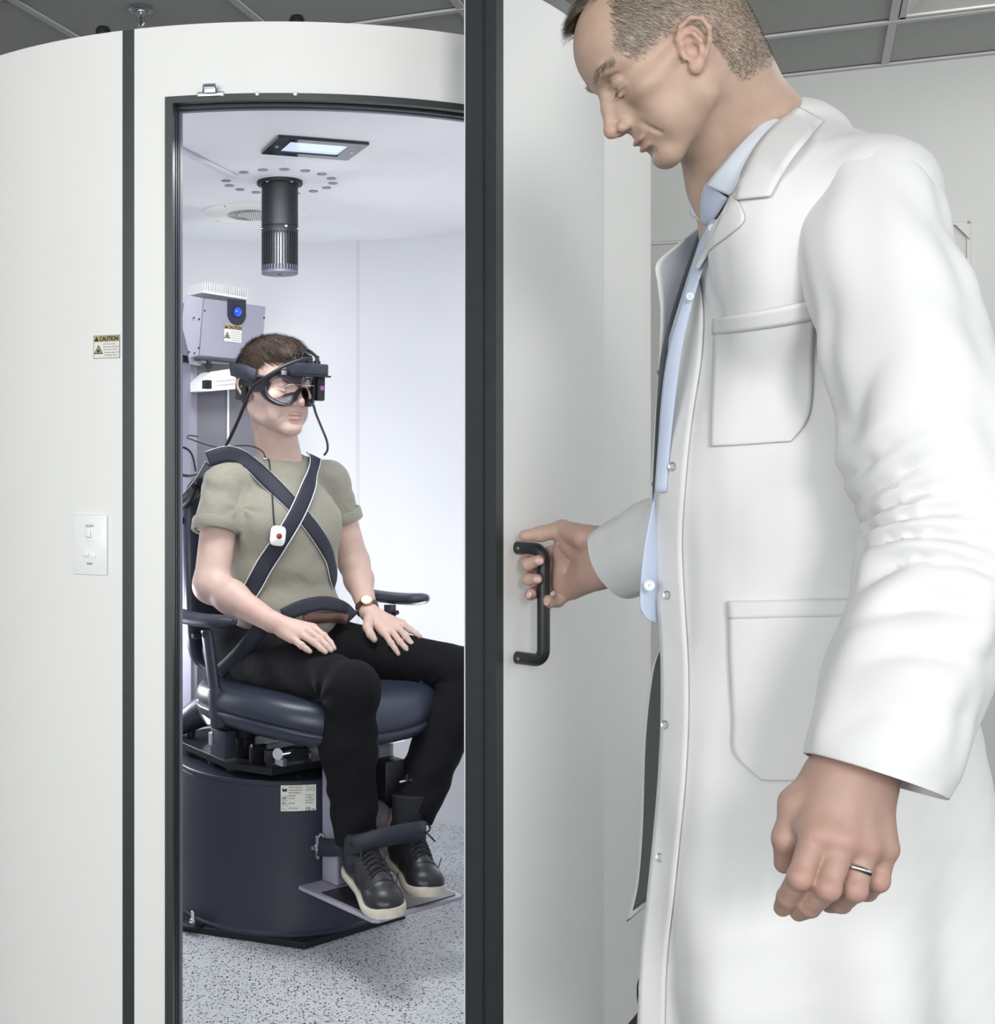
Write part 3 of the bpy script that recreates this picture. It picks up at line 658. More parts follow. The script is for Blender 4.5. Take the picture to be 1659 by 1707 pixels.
# arm posts: flat bar, widening sleeve
def bar(path, wid, m, name, up):
    return G().tube(path, 0.5, 20, flat=None, up=up)
def post(top, bot, sg):
    d = (bot-top); L = d.length; d = d.normalized()
    g = G(); g.tube([top, top+d*L*0.62], [(0.019, 0.011)]*2, 20, up=cf); g.build('arm_post', M_drum, chair)
    g = G(); g.tube([top+d*L*0.60, top+d*L*0.61, top+d*L*0.75, top+d*L*0.97, bot], [(0.021, 0.013), (0.0225, 0.0145), (0.0235, 0.0155), (0.0255, 0.018), (0.023, 0.016)], 20, up=cf); g.build('post_sleeve', M_drum, chair)
    g = G(); g.tube([bot+UP*0.012, bot+UP*0.012-cl*(sg*0.15)-cf*0.0], [(0.016, 0.011)]*2, 12, up=UP); g.build('arm_bracket', M_blackmetal, chair)
post(P(345, 1050, 2.85), P(366, 1212, 2.83), -1)
post(P(650, 1008, 3.13), P(652, 1170, 3.10), 1)
G().lathe(P(322, 1060, 2.84), -cl, [(0.007, -0.02), (0.007, 0), (0.005, 0.002)], 14).build('adjusting_pin', M_blackplastic, chair)
G().lathe(P(660, 1021, 3.10), cf, [(0.006, -0.01), (0.006, 0.006), (0.004, 0.008)], 14).build('adjusting_pin', M_blackplastic, chair)
# rear stay behind the backrest and back support bar
G().tube([CW(-0.26, 0, 0.95), CW(-0.31, 0, 0.80), CW(-0.29, 0, 0.6), CW(-0.15, 0, 0.535)], [(0.03, 0.008)]*4, 12, up=cl).build('back_stay', M_blackmetal, chair)
# headlight-style lamps low behind the chair on the left
lm = thing('spot_lamp', 'dark spot lamp glaring behind the chair near the left door frame', 'lamp', P(318, 1175, 3.25))
g = G(); ld = Vector((0.75, -0.2, 0.35)).normalized()
g.tube([P(322, 1205, 3.1)-ld*0.05, P(318, 1200, 3.1)-ld*0.02, P(330, 1190, 3.1), P(334, 1188, 3.1)+ld*0.01], [0.018, 0.028, 0.036, 0.040], 24); g.build('lamp_housing', M_drum, lm)
G().cyl(P(334, 1188, 3.1)+ld*0.009, P(334, 1188, 3.1)+ld*0.012, 0.034).build('lamp_lens', mat('lamp_lens', (1, 1, 1, 1), 0.4, emit=(0.8, 0.85, 1, 1), estr=12), lm)
G().tube([P(322, 1205, 3.1), P(316, 1240, 3.1), P(318, 1262, 3.10)], 0.010, 12).build('lamp_bracket', M_blackmetal, lm)

# ================================================================ TARGET PROJECTOR ON ITS COLUMN
def colpt(a, b_, z): return CW(a, b_, z)
pc = thing('target_projector', 'grey projector box with blue lens on a grey column behind the chair', 'projector', CW(-0.33, 0, 0.5))
pcf, pcl = cf, cl
def at_ab(px, a):  # b for a given pixel column at chair-depth a
    u = (px-CX)/F; ax_, ay = OC.x+cf.x*a, OC.y+cf.y*a
    b_ = (u*ay-ax_)/(cl.x-u*cl.y); return b_, ay+cl.y*b_
bL, DL = at_ab(330, -0.36); bR, DR = at_ab(430, -0.36)
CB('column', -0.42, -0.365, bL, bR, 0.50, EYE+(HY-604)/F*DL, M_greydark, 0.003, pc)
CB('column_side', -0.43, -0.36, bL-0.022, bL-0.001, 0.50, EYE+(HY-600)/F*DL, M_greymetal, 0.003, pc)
bW, _ = at_ab(381, -0.36)
CB('edge_strip', -0.364, -0.361, bW-0.003, bW+0.003, 0.6, EYE+(HY-642)/F*DL, M_plastic, 0, pc)
# box: front face corners from the photograph
fa = -0.30
def FP(px, py, a=fa):
    b_, D = at_ab(px, a); return CW(a, b_, EYE+(HY-py)/F*D), b_
c1, b1 = FP(341, 497); c2, b2 = FP(443, 511); c3, b3 = FP(437, 602); c4, b4 = FP(333, 593)
ztop = (c1.z+c2.z)/2; zbt = (c3.z+c4.z)/2
bl_, br_ = (b1+b4)/2, (b2+b3)/2
tl = CW(fa, b1, c1.z); tr = CW(fa, b2, c2.z); bl2 = CW(fa, b4, c4.z); br2 = CW(fa, b3, c3.z)
back = -cf*0.16
poly = [tl, tr, br2, bl2]
box_o = G().prism([tl, tr, br2, bl2], cf*-0.16+UP*0.0).build('housing', M_greymetal, pc, bev=0.002)
# side cheek plate, wider at the top
sd = [FP(310, 491, fa-0.02)[0], tl+cl*-0.003, bl2+cl*-0.003, FP(318, 597, fa-0.02)[0], FP(304, 540, fa-0.02)[0]]
G().prism(sd, -cl*0.003).build('side_cheek', M_greymetal, pc, bev=0.0008)
for px, py in ((341, 518), (325, 530), (334, 532), (440, 530), (333, 580), (317, 587), (326, 589)):
    q = FP(px, py, fa)[0]+cf*0.0005; 
    if px < 338: q = q-cl*0.004+cf*0.0
    G().lathe(q, cf, [(0.0025, 0), (0.0025, 0.0015)], 10).build('screw', M_dark, pc)
# heat sink on top
q0 = FP(336, 488, fa-0.02)[0]; q1 = FP(411, 500, fa-0.02)[0]; hd = (q1-q0).normalized()
hs_ax = (hd, cf, hd.cross(cf)*-1); hup = -hs_ax[2] if hs_ax[2].z < 0 else hs_ax[2]
Lh = (q1-q0).length
G().box((q0+q1)/2-cf*0.04+hup*0.003, (Lh, 0.09, 0.006), (hd, cf, hup)).build('heat_sink_base', M_plastic, pc, smooth=0)
for k in range(20):
    G().box(q0+hd*(0.008+(Lh-0.010)*k/19)-cf*0.04+hup*0.017, (0.0022, 0.09, 0.024), (hd, cf, hup)).build('heat_sink_fin', M_plastic, pc, smooth=0)
# camera bezel + blue lens
c0, b0 = FP(394, 521); ww = 0.030
arch = [c0+cl*(math.cos(a)*0.0285)+UP*(math.sin(a)*0.030)-UP*0.004 for a in np.linspace(0, -PI, 17)]
arch = [c0+cl*0.0285+UP*0.034]+arch+[c0-cl*0.0285+UP*0.034]
bz = G().prism(arch, cf*0.004).build('lens_bezel', mat('bezel_navy', rgb(40, 44, 60), 0.35), pc)
G().lathe(c0+cf*0.004+UP*0.001, cf, [(0.0165, -0.001), (0.0165, 0.001), (0.0135, 0.002)], 28).build('lens_ring', M_blackplastic, pc)
G().sphere(c0+cf*0.003+UP*0.001, 0.0135, 20, (1, 1, 1)).build('lens', M_blue, pc)
cq = FP(388, 556)[0]+cf*0.0012
tl_x = (tr-tl).normalized()
caution('caution_label', 'tilted CAUTION laser sticker on the grey projector below its blue lens', cq, cf, tl_x, cf.cross(tl_x)*-1 if cf.cross(tl_x).z < 0 else cf.cross(tl_x), 0.058, 0.048)
# tilt bracket under the box and white clamp block with two black knobs
q = FP(320, 598, -0.34)[0]; G().tube([FP(322, 590, -0.33)[0]-cl*0.01, FP(325, 604, -0.33)[0]-cl*0.01, FP(334, 606, -0.33)[0]], 0.008, 10).build('hinge', M_steel, pc)
G().tube([FP(292, 596, -0.36)[0], FP(306, 598, -0.36)[0], FP(318, 601, -0.36)[0]], [0.012, 0.010, 0.008], 14).build('tilt_handle', M_blackplastic, pc)
blk = G().prism([FP(px, py, -0.28)[0] for px, py in ((334, 636), (352, 620), (405, 612), (420, 618), (420, 646), (352, 652), (334, 652))], -cf*0.05).build('clamp_block', M_plastic, pc, bev=0.001)
G().prism([FP(px, py, -0.277)[0] for px, py in ((360, 632), (393, 629), (393, 639), (360, 642))], cf*0.0006).build('scale_label', M_paper, blk)
g = G()
for k in range(12): 
    q = FP(362+k*2.6, 635.5+(k % 2)-k*0.25, -0.276)[0]; g.box(q+cf*0.0006, (0.0004, 0.0018, 0.004), CA)
g.build('scale_marks', M_inkgrey, blk)
for py, r in ((607, 0.013), (624, 0.010)):
    q = FP(348, py, -0.30)[0]; g = G(); g.lathe(q-UP*0.008, UP, [(r*0.5, -0.006), (r, 0), (r, 0.008), (r*0.5, 0.010), (r*0.45, 0.018)], 8); g.build('clamp_knob', M_blackplastic, pc)
B('clamp_jaw', 345, 641, 3.19, (0.02, 0.018, 0.022), M_blackplastic, 0.001, par_=pc)
# ================================================================ smooth solid modeller (rounded cones and ellipsoids blended, meshed on a sparse grid)
class Sdf:
    def __init__(s): s.p = []; s.M = Matrix.Identity(4); s.sc = 1.0
    def frame(s, o, x, y, z, scale=1.0):
        s.M = Matrix((x, y, z)).transposed().to_4x4(); s.M = Matrix.Translation(o) @ s.M @ Matrix.Scale(scale, 4); s.sc = scale; return s
    def noframe(s): s.M = Matrix.Identity(4); s.sc = 1.0
    def cap(s, a, b, r1, r2=None, k=0.01, neg=False, flat=None):
        a = np.array(s.M @ Vector(a)); b = np.array(s.M @ Vector(b)); r2 = r1 if r2 is None else r2
        r1 *= s.sc; r2 *= s.sc; c = (a+b)/2
        s.p.append(('c', (a, b, r1, r2), k*s.sc, neg, c, np.linalg.norm(b-a)/2+max(r1, r2))); return s
    def ell(s, c, r, k=0.01, neg=False, ax=None):
        c = np.array(s.M @ Vector(c)); R3 = s.M.to_3x3().normalized()
        A = Matrix([Vector(v).normalized() for v in ax]).transposed() if ax else Matrix.Identity(3)
        A = np.array(R3 @ A); r = np.array(r, float)*s.sc
        s.p.append(('e', (c, r, A), k*s.sc, neg, c, r.max())); return s
    def chain(s, pts, rs, k=0.006, neg=False):
        for i in range(len(pts)-1): s.cap(pts[i], pts[i+1], rs[i], rs[i+1], k, neg)
        return s
    def one(s, q, X):
        t, a = q[0], q[1]
        if t == 'c':
            A, B_, r1, r2 = a; ba = B_-A; l2 = max(1e-12, float(ba@ba)); pa = X-A
            t_ = np.clip(pa@ba/l2, 0, 1); d = pa-t_[:, None]*ba
            return np.sqrt(np.einsum('ij,ij->i', d, d))-(r1+(r2-r1)*t_)
        c, r, A = a; pl = (X-c)@A; k0 = np.linalg.norm(pl/r, axis=1); k1 = np.linalg.norm(pl/(r*r), axis=1)
        return k0*(k0-1)/np.maximum(k1, 1e-9)
    def ev(s, X, lo=None, hi=None):
        d = np.full(len(X), 1.0)
        for q in s.p:
            if lo is not None:
                gap = np.linalg.norm(np.maximum(np.maximum(lo-q[4], q[4]-hi), 0))-q[5]
                if gap > q[2]+0.012: continue
            b = s.one(q, X); k = q[2]
            if q[3]:
                b = -b
                h = np.clip(0.5-0.5*(b-d)/k, 0, 1); d = b+(d-b)*h+k*h*(1-h)
            else:
                h = np.clip(0.5+0.5*(b-d)/k, 0, 1); d = b+(d-b)*h-k*h*(1-h)
        return d
    def mesh(s, h):
        n = 8; pos = [q for q in s.p if not q[3]]
        lo = np.min([q[4]-q[5] for q in pos], axis=0)-4*h; hi = np.max([q[4]+q[5] for q in pos], axis=0)+4*h
        L0 = h*n*4; d0 = np.ceil((hi-lo)/L0).astype(int)
        I = np.stack(np.meshgrid(*[np.arange(k) for k in d0], indexing='ij'), -1).reshape(-1, 3)
        C = lo+(I+0.5)*L0; d = s.ev(C); I = I[np.abs(d) < L0*0.87*1.25+0.006]
        sub = np.stack(np.meshgrid(*[np.arange(4)]*3, indexing='ij'), -1).reshape(-1, 3)
        J = (I[:, None]*4+sub).reshape(-1, 3); L1 = h*n
        C = lo+(J+0.5)*L1; d = np.concatenate([s.ev(C[i:i+100000]) for i in range(0, len(C), 100000)]); J = J[np.abs(d) < L1*0.87*1.25+0.004]
        # group blocks
        key = (J//4) @ np.array([1, 4096, 4096*4096]); order = np.argsort(key); J = J[order]; key = key[order]
        cuts = np.flatnonzero(np.diff(key))+1; groups = np.split(J, cuts)
        g9 = np.stack(np.meshgrid(*[np.arange(n+1)]*3, indexing='ij'), -1).reshape(-1, 3)
        Vs = []; Ks = []; Es = []
        BIG = np.int64(1 << 20)
        def kk(a): return (a[..., 0].astype(np.int64)*BIG+a[..., 1])*BIG+a[..., 2]
        corners = np.array([[a, b, c] for a in (0, 1) for b in (0, 1) for c in (0, 1)])
        cedges = [(i, j) for i in range(8) for j in range(i+1, 8) if np.abs(corners[i]-corners[j]).sum() == 1]
        for gI in groups:
            X = lo+(gI[:, None]*n+g9)*h
            sh = X.shape; Xf = X.reshape(-1, 3); D = s.ev(Xf, Xf.min(0), Xf.max(0)).reshape(len(gI), n+1, n+1, n+1)
            sg = D < 0
            if not sg.any() or sg.all(): continue
            cs = [D[:, c[0]:n+c[0], c[1]:n+c[1], c[2]:n+c[2]] for c in corners]
            cnt = sum((c < 0).astype(int) for c in cs); act = np.argwhere((cnt > 0) & (cnt < 8))
            if len(act) == 0: continue
            vals = np.stack([c[tuple(act.T)] for c in cs], 1)
            acc = np.zeros((len(act), 3)); num = np.zeros(len(act))
            for i, j in cedges:
                a, b = vals[:, i], vals[:, j]; m = (a < 0) != (b < 0); t = np.where(m, a/np.where(m, a-b, 1), 0)
                pt = corners[i]+(corners[j]-corners[i])*t[:, None]; acc += pt*m[:, None]; num += m
            cell = gI[act[:, 0]]*n+act[:, 1:]
            Vs.append(lo+(cell+acc/num[:, None])*h); Ks.append(kk(cell))
            for axn in range(3):
                e = np.zeros(3, int); e[axn] = 1
                A0 = D[:, :n, :n, :n]; B0 = D[:, e[0]:n+e[0], e[1]:n+e[1], e[2]:n+e[2]]
                m = np.argwhere((A0 < 0) != (B0 < 0))
                if len(m) == 0: continue
                fl = A0[tuple(m.T)] < 0; c = gI[m[:, 0]]*n+m[:, 1:]
                u = np.zeros(3, int); v = np.zeros(3, int); u[(axn+1) % 3] = 1; v[(axn+2) % 3] = 1
                q = np.stack([kk(c-u-v), kk(c-v), kk(c), kk(c-u)], 1); q[~fl] = q[~fl][:, ::-1]; Es.append(q)
        V = np.concatenate(Vs); K = np.concatenate(Ks); Q = np.concatenate(Es)
        o = np.argsort(K); K = K[o]; V = V[o]
        ix = np.searchsorted(K, Q); ix = np.minimum(ix, len(K)-1); ok = (K[ix] == Q).all(1)
        return V, ix[ok]
def vnormals(V, Q):
    n = np.cross(V[Q[:, 2]]-V[Q[:, 0]], V[Q[:, 3]]-V[Q[:, 1]]); N = np.zeros_like(V)
    for k in range(4): np.add.at(N, Q[:, k], n)
    return N/np.maximum(np.linalg.norm(N, axis=1), 1e-12)[:, None]
def relax(V, Q, it=1, f=0.5):
    for _ in range(it):
        A = np.zeros_like(V); c = np.zeros(len(V))
        for k in range(4):
            a, b = Q[:, k], Q[:, (k+1) % 4]; np.add.at(A, a, V[b]); np.add.at(c, a, 1); np.add.at(A, b, V[a]); np.add.at(c, b, 1)
        V = V+(A/np.maximum(c, 1)[:, None]-V)*f
    return V
def npmesh(name, V, Q, m, parent=None, colors=None):
    me = bpy.data.meshes.new(name); me.vertices.add(len(V)); me.vertices.foreach_set('co', V.astype(np.float32).ravel())
    n = len(Q); k = Q.shape[1]; me.loops.add(n*k); me.loops.foreach_set('vertex_index', Q.astype(np.int32).ravel()); me.polygons.add(n)
    me.polygons.foreach_set('loop_start', np.arange(0, n*k, k, dtype=np.int32)); me.update(calc_edges=True)
    me.polygons.foreach_set('use_smooth', [True]*n)
    if colors is not None:
        at = me.color_attributes.new('tint', 'FLOAT_COLOR', 'POINT'); c4 = np.ones((len(V), 4), np.float32); c4[:, :3] = colors; at.data.foreach_set('color', c4.ravel())
    for mm in (m if isinstance(m, (list, tuple)) else [m]): me.materials.append(mm)
    o = bpy.data.objects.new(name, me); COL.objects.link(o); par(o, parent); return o
def joinVQ(L):
    Vs = []; Qs = []; n = 0
    for V, Q in L: Vs.append(V); Qs.append(Q+n); n += len(V)
    return np.concatenate(Vs), np.concatenate(Qs)
def fbm(X, seed=0, octv=3, sc=1.0):
    """cheap smooth noise from rotated sine products"""
    r = np.random.RandomState(seed); out = np.zeros(len(X)); a = 1.0; f = sc; tot = 0
    for _ in range(octv):
        for _k in range(3):
            d1 = r.normal(size=3); d1 /= np.linalg.norm(d1); d2 = r.normal(size=3); d2 /= np.linalg.norm(d2)
            out += a*np.sin(X@d1*f*6.283+r.rand()*6.28)*np.sin(X@d2*f*6.283*0.8+r.rand()*6.28); tot += a
        a *= 0.5; f *= 2.03
    return out/tot*2
def npa(*v): return np.array([tuple(x) for x in v])

def tint_mat(name, rough=0.5, sss=0.0, bump=0.15, bscale=900, mottle=0.06, spec=0.4, mscale=60, sheen=0):
    m = mat(name, (1, 1, 1, 1), rough, bump=bump, bscale=bscale, spec=spec, sss=sss, sheen=sheen); nt = m.node_tree; b = nt.nodes['Principled BSDF']
    at = nt.nodes.new('ShaderNodeAttribute'); at.attribute_name = 'tint'; tc = nt.nodes.new('ShaderNodeTexCoord')
    n = nt.nodes.new('ShaderNodeTexNoise'); n.inputs['Scale'].default_value = mscale; n.inputs['Detail'].default_value = 5; nt.links.new(tc.outputs['Object'], n.inputs['Vector'])
    mr = nt.nodes.new('ShaderNodeMapRange'); mr.inputs[1].default_value = 0.3; mr.inputs[2].default_value = 0.7; mr.inputs[3].default_value = 1-mottle; mr.inputs[4].default_value = 1+mottle
    nt.links.new(n.outputs['Fac'], mr.inputs[0])
    vm = nt.nodes.new('ShaderNodeVectorMath'); vm.operation = 'SCALE'; nt.links.new(at.outputs['Color'], vm.inputs[0]); nt.links.new(mr.outputs[0], vm.inputs['Scale']); nt.links.new(vm.outputs[0], b.inputs['Base Color'])
    return m
M_skin = tint_mat('skin', 0.48, sss=0.12, bump=0.25, bscale=700, mottle=0.05)

# ---- head in its own frame: x = subject's left, y = forward, z = up, origin between the ear canals
def _zc(z): return z if z > -0.03 else -0.03+(z+0.03)*0.86
class _HeadProxy:
    def __init__(h, s): h.s = s
    def ell(h, c, r, k=0.01, neg=False, ax=None): h.s.ell((c[0], c[1], _zc(c[2])), r, k, neg, ax)
    def cap(h, a, b, r1, r2=None, k=0.01, neg=False): h.s.cap((a[0], a[1], _zc(a[2])), (b[0], b[1], _zc(b[2])), r1, r2, k, neg)
    def chain(h, pts, rs, k=0.006, neg=False): h.s.chain([(p[0], p[1], _zc(p[2])) for p in pts], rs, k, neg)
def head(s_real, jaw=1.0, gaze='ahead', neck_to=None, brow=1.0, smile=0.0, mouth_open=0.0):
    s = _HeadProxy(s_real)
    s.ell((0, -0.012, 0.048), (0.076, 0.099, 0.083), 0.01)
    s.ell((0, 0.036, 0.040), (0.062, 0.058, 0.060), 0.03)
    s.ell((0, -0.05, 0.02), (0.064, 0.055, 0.055), 0.03)
    s.ell((0, 0.040, -0.030), (0.057, 0.046, 0.072), 0.03)
    s.ell((0, 0.010, -0.035), (0.060, 0.050, 0.045), 0.03)
    for x in (-1, 1):
        s.cap((x*0.054, -0.004, -0.045), (x*0.050, 0.012, -0.072), 0.015, 0.014, 0.022)
        s.cap((x*0.050, 0.012, -0.072), (x*0.014, 0.074, -0.108), 0.014, 0.015, 0.022)
        s.ell((x*0.046, 0.058, -0.017), (0.022, 0.021, 0.016), 0.02)
        s.cap((x*0.066, 0.01, -0.008), (x*0.05, 0.055, -0.014), 0.007, 0.008, 0.014)
        s.ell((x*0.036, 0.060, -0.062), (0.020, 0.020, 0.026), 0.02)
    s.ell((0, 0.079, -0.106), (0.020, 0.016, 0.015), 0.016)
    s.ell((0, 0.073, -0.064), (0.031, 0.022, 0.028), 0.018)
    # brow ridge
    for x in (-1, 1):
        s.cap((x*0.012, 0.087, 0.027), (x*0.034, 0.081, 0.033), 0.0078*brow, 0.0072*brow, 0.012)
        s.cap((x*0.034, 0.081, 0.033), (x*0.052, 0.064, 0.026), 0.007*brow, 0.006, 0.012)
        s.ell((x*0.032, 0.094, 0.009), (0.019, 0.014, 0.0125), 0.012, neg=True)
    # nose
    s.ell((0, 0.086, -0.020), (0.017, 0.019, 0.030), 0.012)
    s.cap((0, 0.087, 0.020), (0, 0.100, -0.004), 0.0070, 0.0072, 0.010)
    s.cap((0, 0.100, -0.004), (0, 0.113, -0.026), 0.0072, 0.0082, 0.007)
    s.ell((0, 0.1145, -0.031), (0.0098, 0.0095, 0.0088), 0.006)
    for x in (-1, 1):
        s.ell((x*0.0125, 0.101, -0.036), (0.0068, 0.0105, 0.0078), 0.005)
    s.cap((0, 0.098, -0.040), (0, 0.112, -0.038), 0.005, 0.004, 0.004)
    for x in (-1, 1): s.cap((x*0.0088, 0.1010, -0.0475), (x*0.0070, 0.1090, -0.0440), 0.0036, 0.0028, 0.0018, neg=True)
    # philtrum area and lips
    o = mouth_open
    s.ell((0, 0.0930, -0.0665), (0.021, 0.0095, 0.0048), 0.004)
    s.ell((0, 0.0915, -0.0780-o), (0.0185, 0.0098, 0.0055), 0.004)
    c = 0.003*smile
    for x in (-1, 1):
        s.chain([(0, 0.1005, -0.0722-o/2), (x*0.014, 0.0975, -0.0720-o/2), (x*0.027, 0.0880, -0.0722+c)], [0.0018+o*0.5, 0.0017+o*0.3, 0.0014], 0.0014, neg=True)
        # nasolabial fold
        s.chain([(x*0.021, 0.0985, -0.036), (x*0.031, 0.0885, -0.054), (x*0.037, 0.078, -0.078)], [0.0012, 0.0017, 0.0005], 0.008, neg=True)
    s.cap((-0.012, 0.0945, -0.090-o), (0.012, 0.0945, -0.090-o), 0.0035, 0.0035, 0.010, neg=True)
    # eyes: balls, upper lid and lower lid shells
    for x in (-1, 1):
        s.ell((x*0.0315, 0.0735, 0.0105), (0.0138, 0.0132, 0.0128), 0.003)
        if gaze == 'down':
            s.ell((x*0.0315, 0.0748, 0.0105), (0.0148, 0.0136, 0.0122), 0.002)
            s.chain([(x*0.019, 0.083, 0.0020), (x*0.0315, 0.0905, 0.0015), (x*0.045, 0.080, 0.0035)], [0.0010, 0.0013, 0.0010], 0.002, neg=True)
            s.chain([(x*0.019, 0.081, -0.001), (x*0.0315, 0.0875, -0.0035), (x*0.045, 0.077, 0.001)], [0.0022, 0.0028, 0.0022], 0.004)
            s.chain([(x*0.020, 0.085, 0.0170), (x*0.0315, 0.0875, 0.0205), (x*0.046, 0.078, 0.0165)], [0.0012, 0.0014, 0.0012], 0.004, neg=True)
        else:
            s.chain([(x*0.017, 0.081, 0.010), (x*0.0315, 0.0885, 0.0165), (x*0.046, 0.075, 0.010)], [0.0020, 0.0026, 0.0022], 0.003)
            s.chain([(x*0.017, 0.081, 0.008), (x*0.0315, 0.086, 0.003), (x*0.046, 0.075, 0.008)], [0.0018, 0.0022, 0.0018], 0.004)
def ear(s, x, tilt=0.0, dy=0.0, dz=0.0):
    """x = side (+1 subject's left)"""
    def q(u, v, w): # u forward, v up, w outward
        c_, s_ = math.cos(tilt), math.sin(tilt)
        u, v = u*c_-v*s_, u*s_+v*c_
        return (x*(0.0735+w-u*0.42), -0.004+u*0.95+dy, v+dz)
    s.ell(q(-0.010, 0.008, -0.001), (0.006, 0.015, 0.026), 0.006)
    s.ell(q(-0.012, 0.014, 0.001), (0.0045, 0.014, 0.020), 0.004)
    hel = [q(0.004, 0.004, 0.001), q(0.006, 0.018, 0.004), q(0.001, 0.030, 0.007), q(-0.011, 0.036, 0.009), q(-0.022, 0.031, 0.011), q(-0.028, 0.018, 0.012), q(-0.027, 0.004, 0.010), q(-0.021, -0.009, 0.007), q(-0.013, -0.019, 0.004)]
    s.chain(hel, [0.0028, 0.0030, 0.0031, 0.0032, 0.0032, 0.0031, 0.0030, 0.0030, 0.0034], 0.003)
    s.ell(q(-0.008, -0.020, 0.003), (0.0042, 0.0070, 0.0085), 0.009)
    ant = [q(-0.004, 0.024, 0.004), q(-0.012, 0.018, 0.006), q(-0.018, 0.008, 0.007), q(-0.017, -0.004, 0.006), q(-0.010, -0.013, 0.005)]
    s.chain(ant, [0.0018, 0.0025, 0.0028, 0.0028, 0.0030], 0.0035)
    s.ell(q(-0.006, 0.000, 0.006), (0.0065, 0.0085, 0.0105), 0.003, neg=True)
    s.ell(q(-0.004, 0.012, 0.007), (0.004, 0.007, 0.006), 0.003, neg=True)
    s.chain([q(0.0035, -0.001, 0.003), q(0.0015, -0.007, 0.004)], [0.0035, 0.0030], 0.003)
def lips_mask(L):
    """L local coordinates -> weights"""
    x, y, z = L[:, 0], L[:, 1], L[:, 2]
    w = np.exp(-(np.maximum(0, np.abs(x)-0.015)/0.006)**2)*np.exp(-((z+0.0668)/(0.0085*(1-np.clip(np.abs(x)/0.034, 0, 1)**2)+0.001))**4)*(y > 0.075)
    return w
def hair_strands(name, Vp, Np, Lv, dirf, length, width, m, parent, cnt, seed=1, droop=0.0, lift=0.55, segs=2, colf=None, jitter=0.25):
    """short hairs as thin two sided blades: one mesh; kind = stuff"""
    r = np.random.RandomState(seed); ix = r.randint(0, len(Vp), cnt); p = Vp[ix]+r.normal(size=(cnt, 3))*0.0008; n = Np[ix]
    d = dirf(p, n, r); d = d-n*np.einsum('ij,ij->i', d, n)[:, None]; d /= np.maximum(np.linalg.norm(d, axis=1), 1e-9)[:, None]
    d = d+n*lift+r.normal(size=(cnt, 3))*jitter; d /= np.linalg.norm(d, axis=1)[:, None]
    L = (length(p) if callable(length) else np.full(cnt, length))*r.uniform(0.7, 1.15, cnt)
    side = np.cross(d, n); side /= np.maximum(np.linalg.norm(side, axis=1), 1e-9)[:, None]
    rows = []
    for k in range(segs+1):
        t = k/segs; w_ = width*(1-0.75*t)
        # curl back to the scalp
        q = p+d*(L*t)[:, None]-n*(lift*0.55*L*t*t)[:, None]+np.array([0, 0, -1])*(droop*L*t*t)[:, None]
        rows += [q-side*w_/2, q+side*w_/2]
    R = np.stack(rows, 1); V = R.reshape(-1, 3); m2 = 2*(segs+1); b = np.arange(cnt)*m2
    Q = np.concatenate([np.stack([b+2*k, b+2*k+1, b+2*k+3, b+2*k+2], 1) for k in range(segs)])
    cols = None
    if colf is not None: c = colf(p, r); cols = np.repeat(c, m2, axis=0)
    o = npmesh(name, V, Q, m, parent, cols); o['kind'] = 'stuff'; return o
# ================================================================ SEATED MAN
man = thing('person', 'seated young man in olive t-shirt, black trousers and dark goggles, strapped into the chair', 'person', (OC.x, OC.y, 0.6))
skinA = np.array(rgb(197, 170, 158)[:3])
HC_ = P(459, 651, 3.02); hf = Vector((math.sin(R_(35)), -math.cos(R_(35)), -0.03)).normalized(); hl = Vector((-hf.y, hf.x, 0)).normalized(); hu = hf.cross(hl)*-1
hu = hl.cross(hf)*-1 if hl.cross(hf).z < 0 else hl.cross(hf)
HFR = (hl, hf, hu)
HS = 0.94
def HL(p): return HC_+(hl*p[0]+hf*p[1]+hu*p[2])*HS
S1_ = Sdf(); S1_.frame(HC_, hl, hf, hu, HS); head(S1_, smile=1.3, gaze='down', mouth_open=0.0012); ear(S1_, 1); ear(S1_, -1)
S1_.noframe()
NK = P(468, 765, 3.06)
S1_.cap(HL((0, -0.025, -0.05)), NK+Vector((-0.004, 0.0, 0)), 0.049, 0.052, 0.02)
S1_.cap(HL((0, 0.018, -0.085)), NK+hf*0.030, 0.030, 0.032, 0.02)
for sx in (-1, 1): S1_.cap(HL((sx*0.052, -0.02, -0.045)), NK+hf*0.040+hl*(sx*0.012)+UP*-0.02, 0.014, 0.010, 0.016)
SHR = P(374, 810, 3.00); SHL = P(548, 802, 3.19)
S1_.cap(NK+UP*-0.03, SHR+UP*0.0, 0.034, 0.038, 0.02); S1_.cap(NK+UP*-0.03, SHL, 0.034, 0.038, 0.02)
S1_.cap(NK+UP*-0.05-cf*0.01, CW(-0.04, 0, 0.75), 0.06, 0.06, 0.03)
ELR = P(352, 975, 2.925); WRR = P(452, 1036, 2.80)
ELL = P(590, 938, 3.22); WRL = P(614, 1020, 3.075)
S1_.cap(SHR, ELR, 0.046, 0.041, 0.02); S1_.cap(ELR, ELR.lerp(WRR, 0.35), 0.039, 0.038, 0.02); S1_.cap(ELR.lerp(WRR, 0.35), WRR, 0.036, 0.024, 0.02)
S1_.cap(SHL, ELL, 0.045, 0.039, 0.02); S1_.cap(ELL, ELL.lerp(WRL, 0.35), 0.037, 0.036, 0.02); S1_.cap(ELL.lerp(WRL, 0.35), WRL, 0.034, 0.023, 0.02)
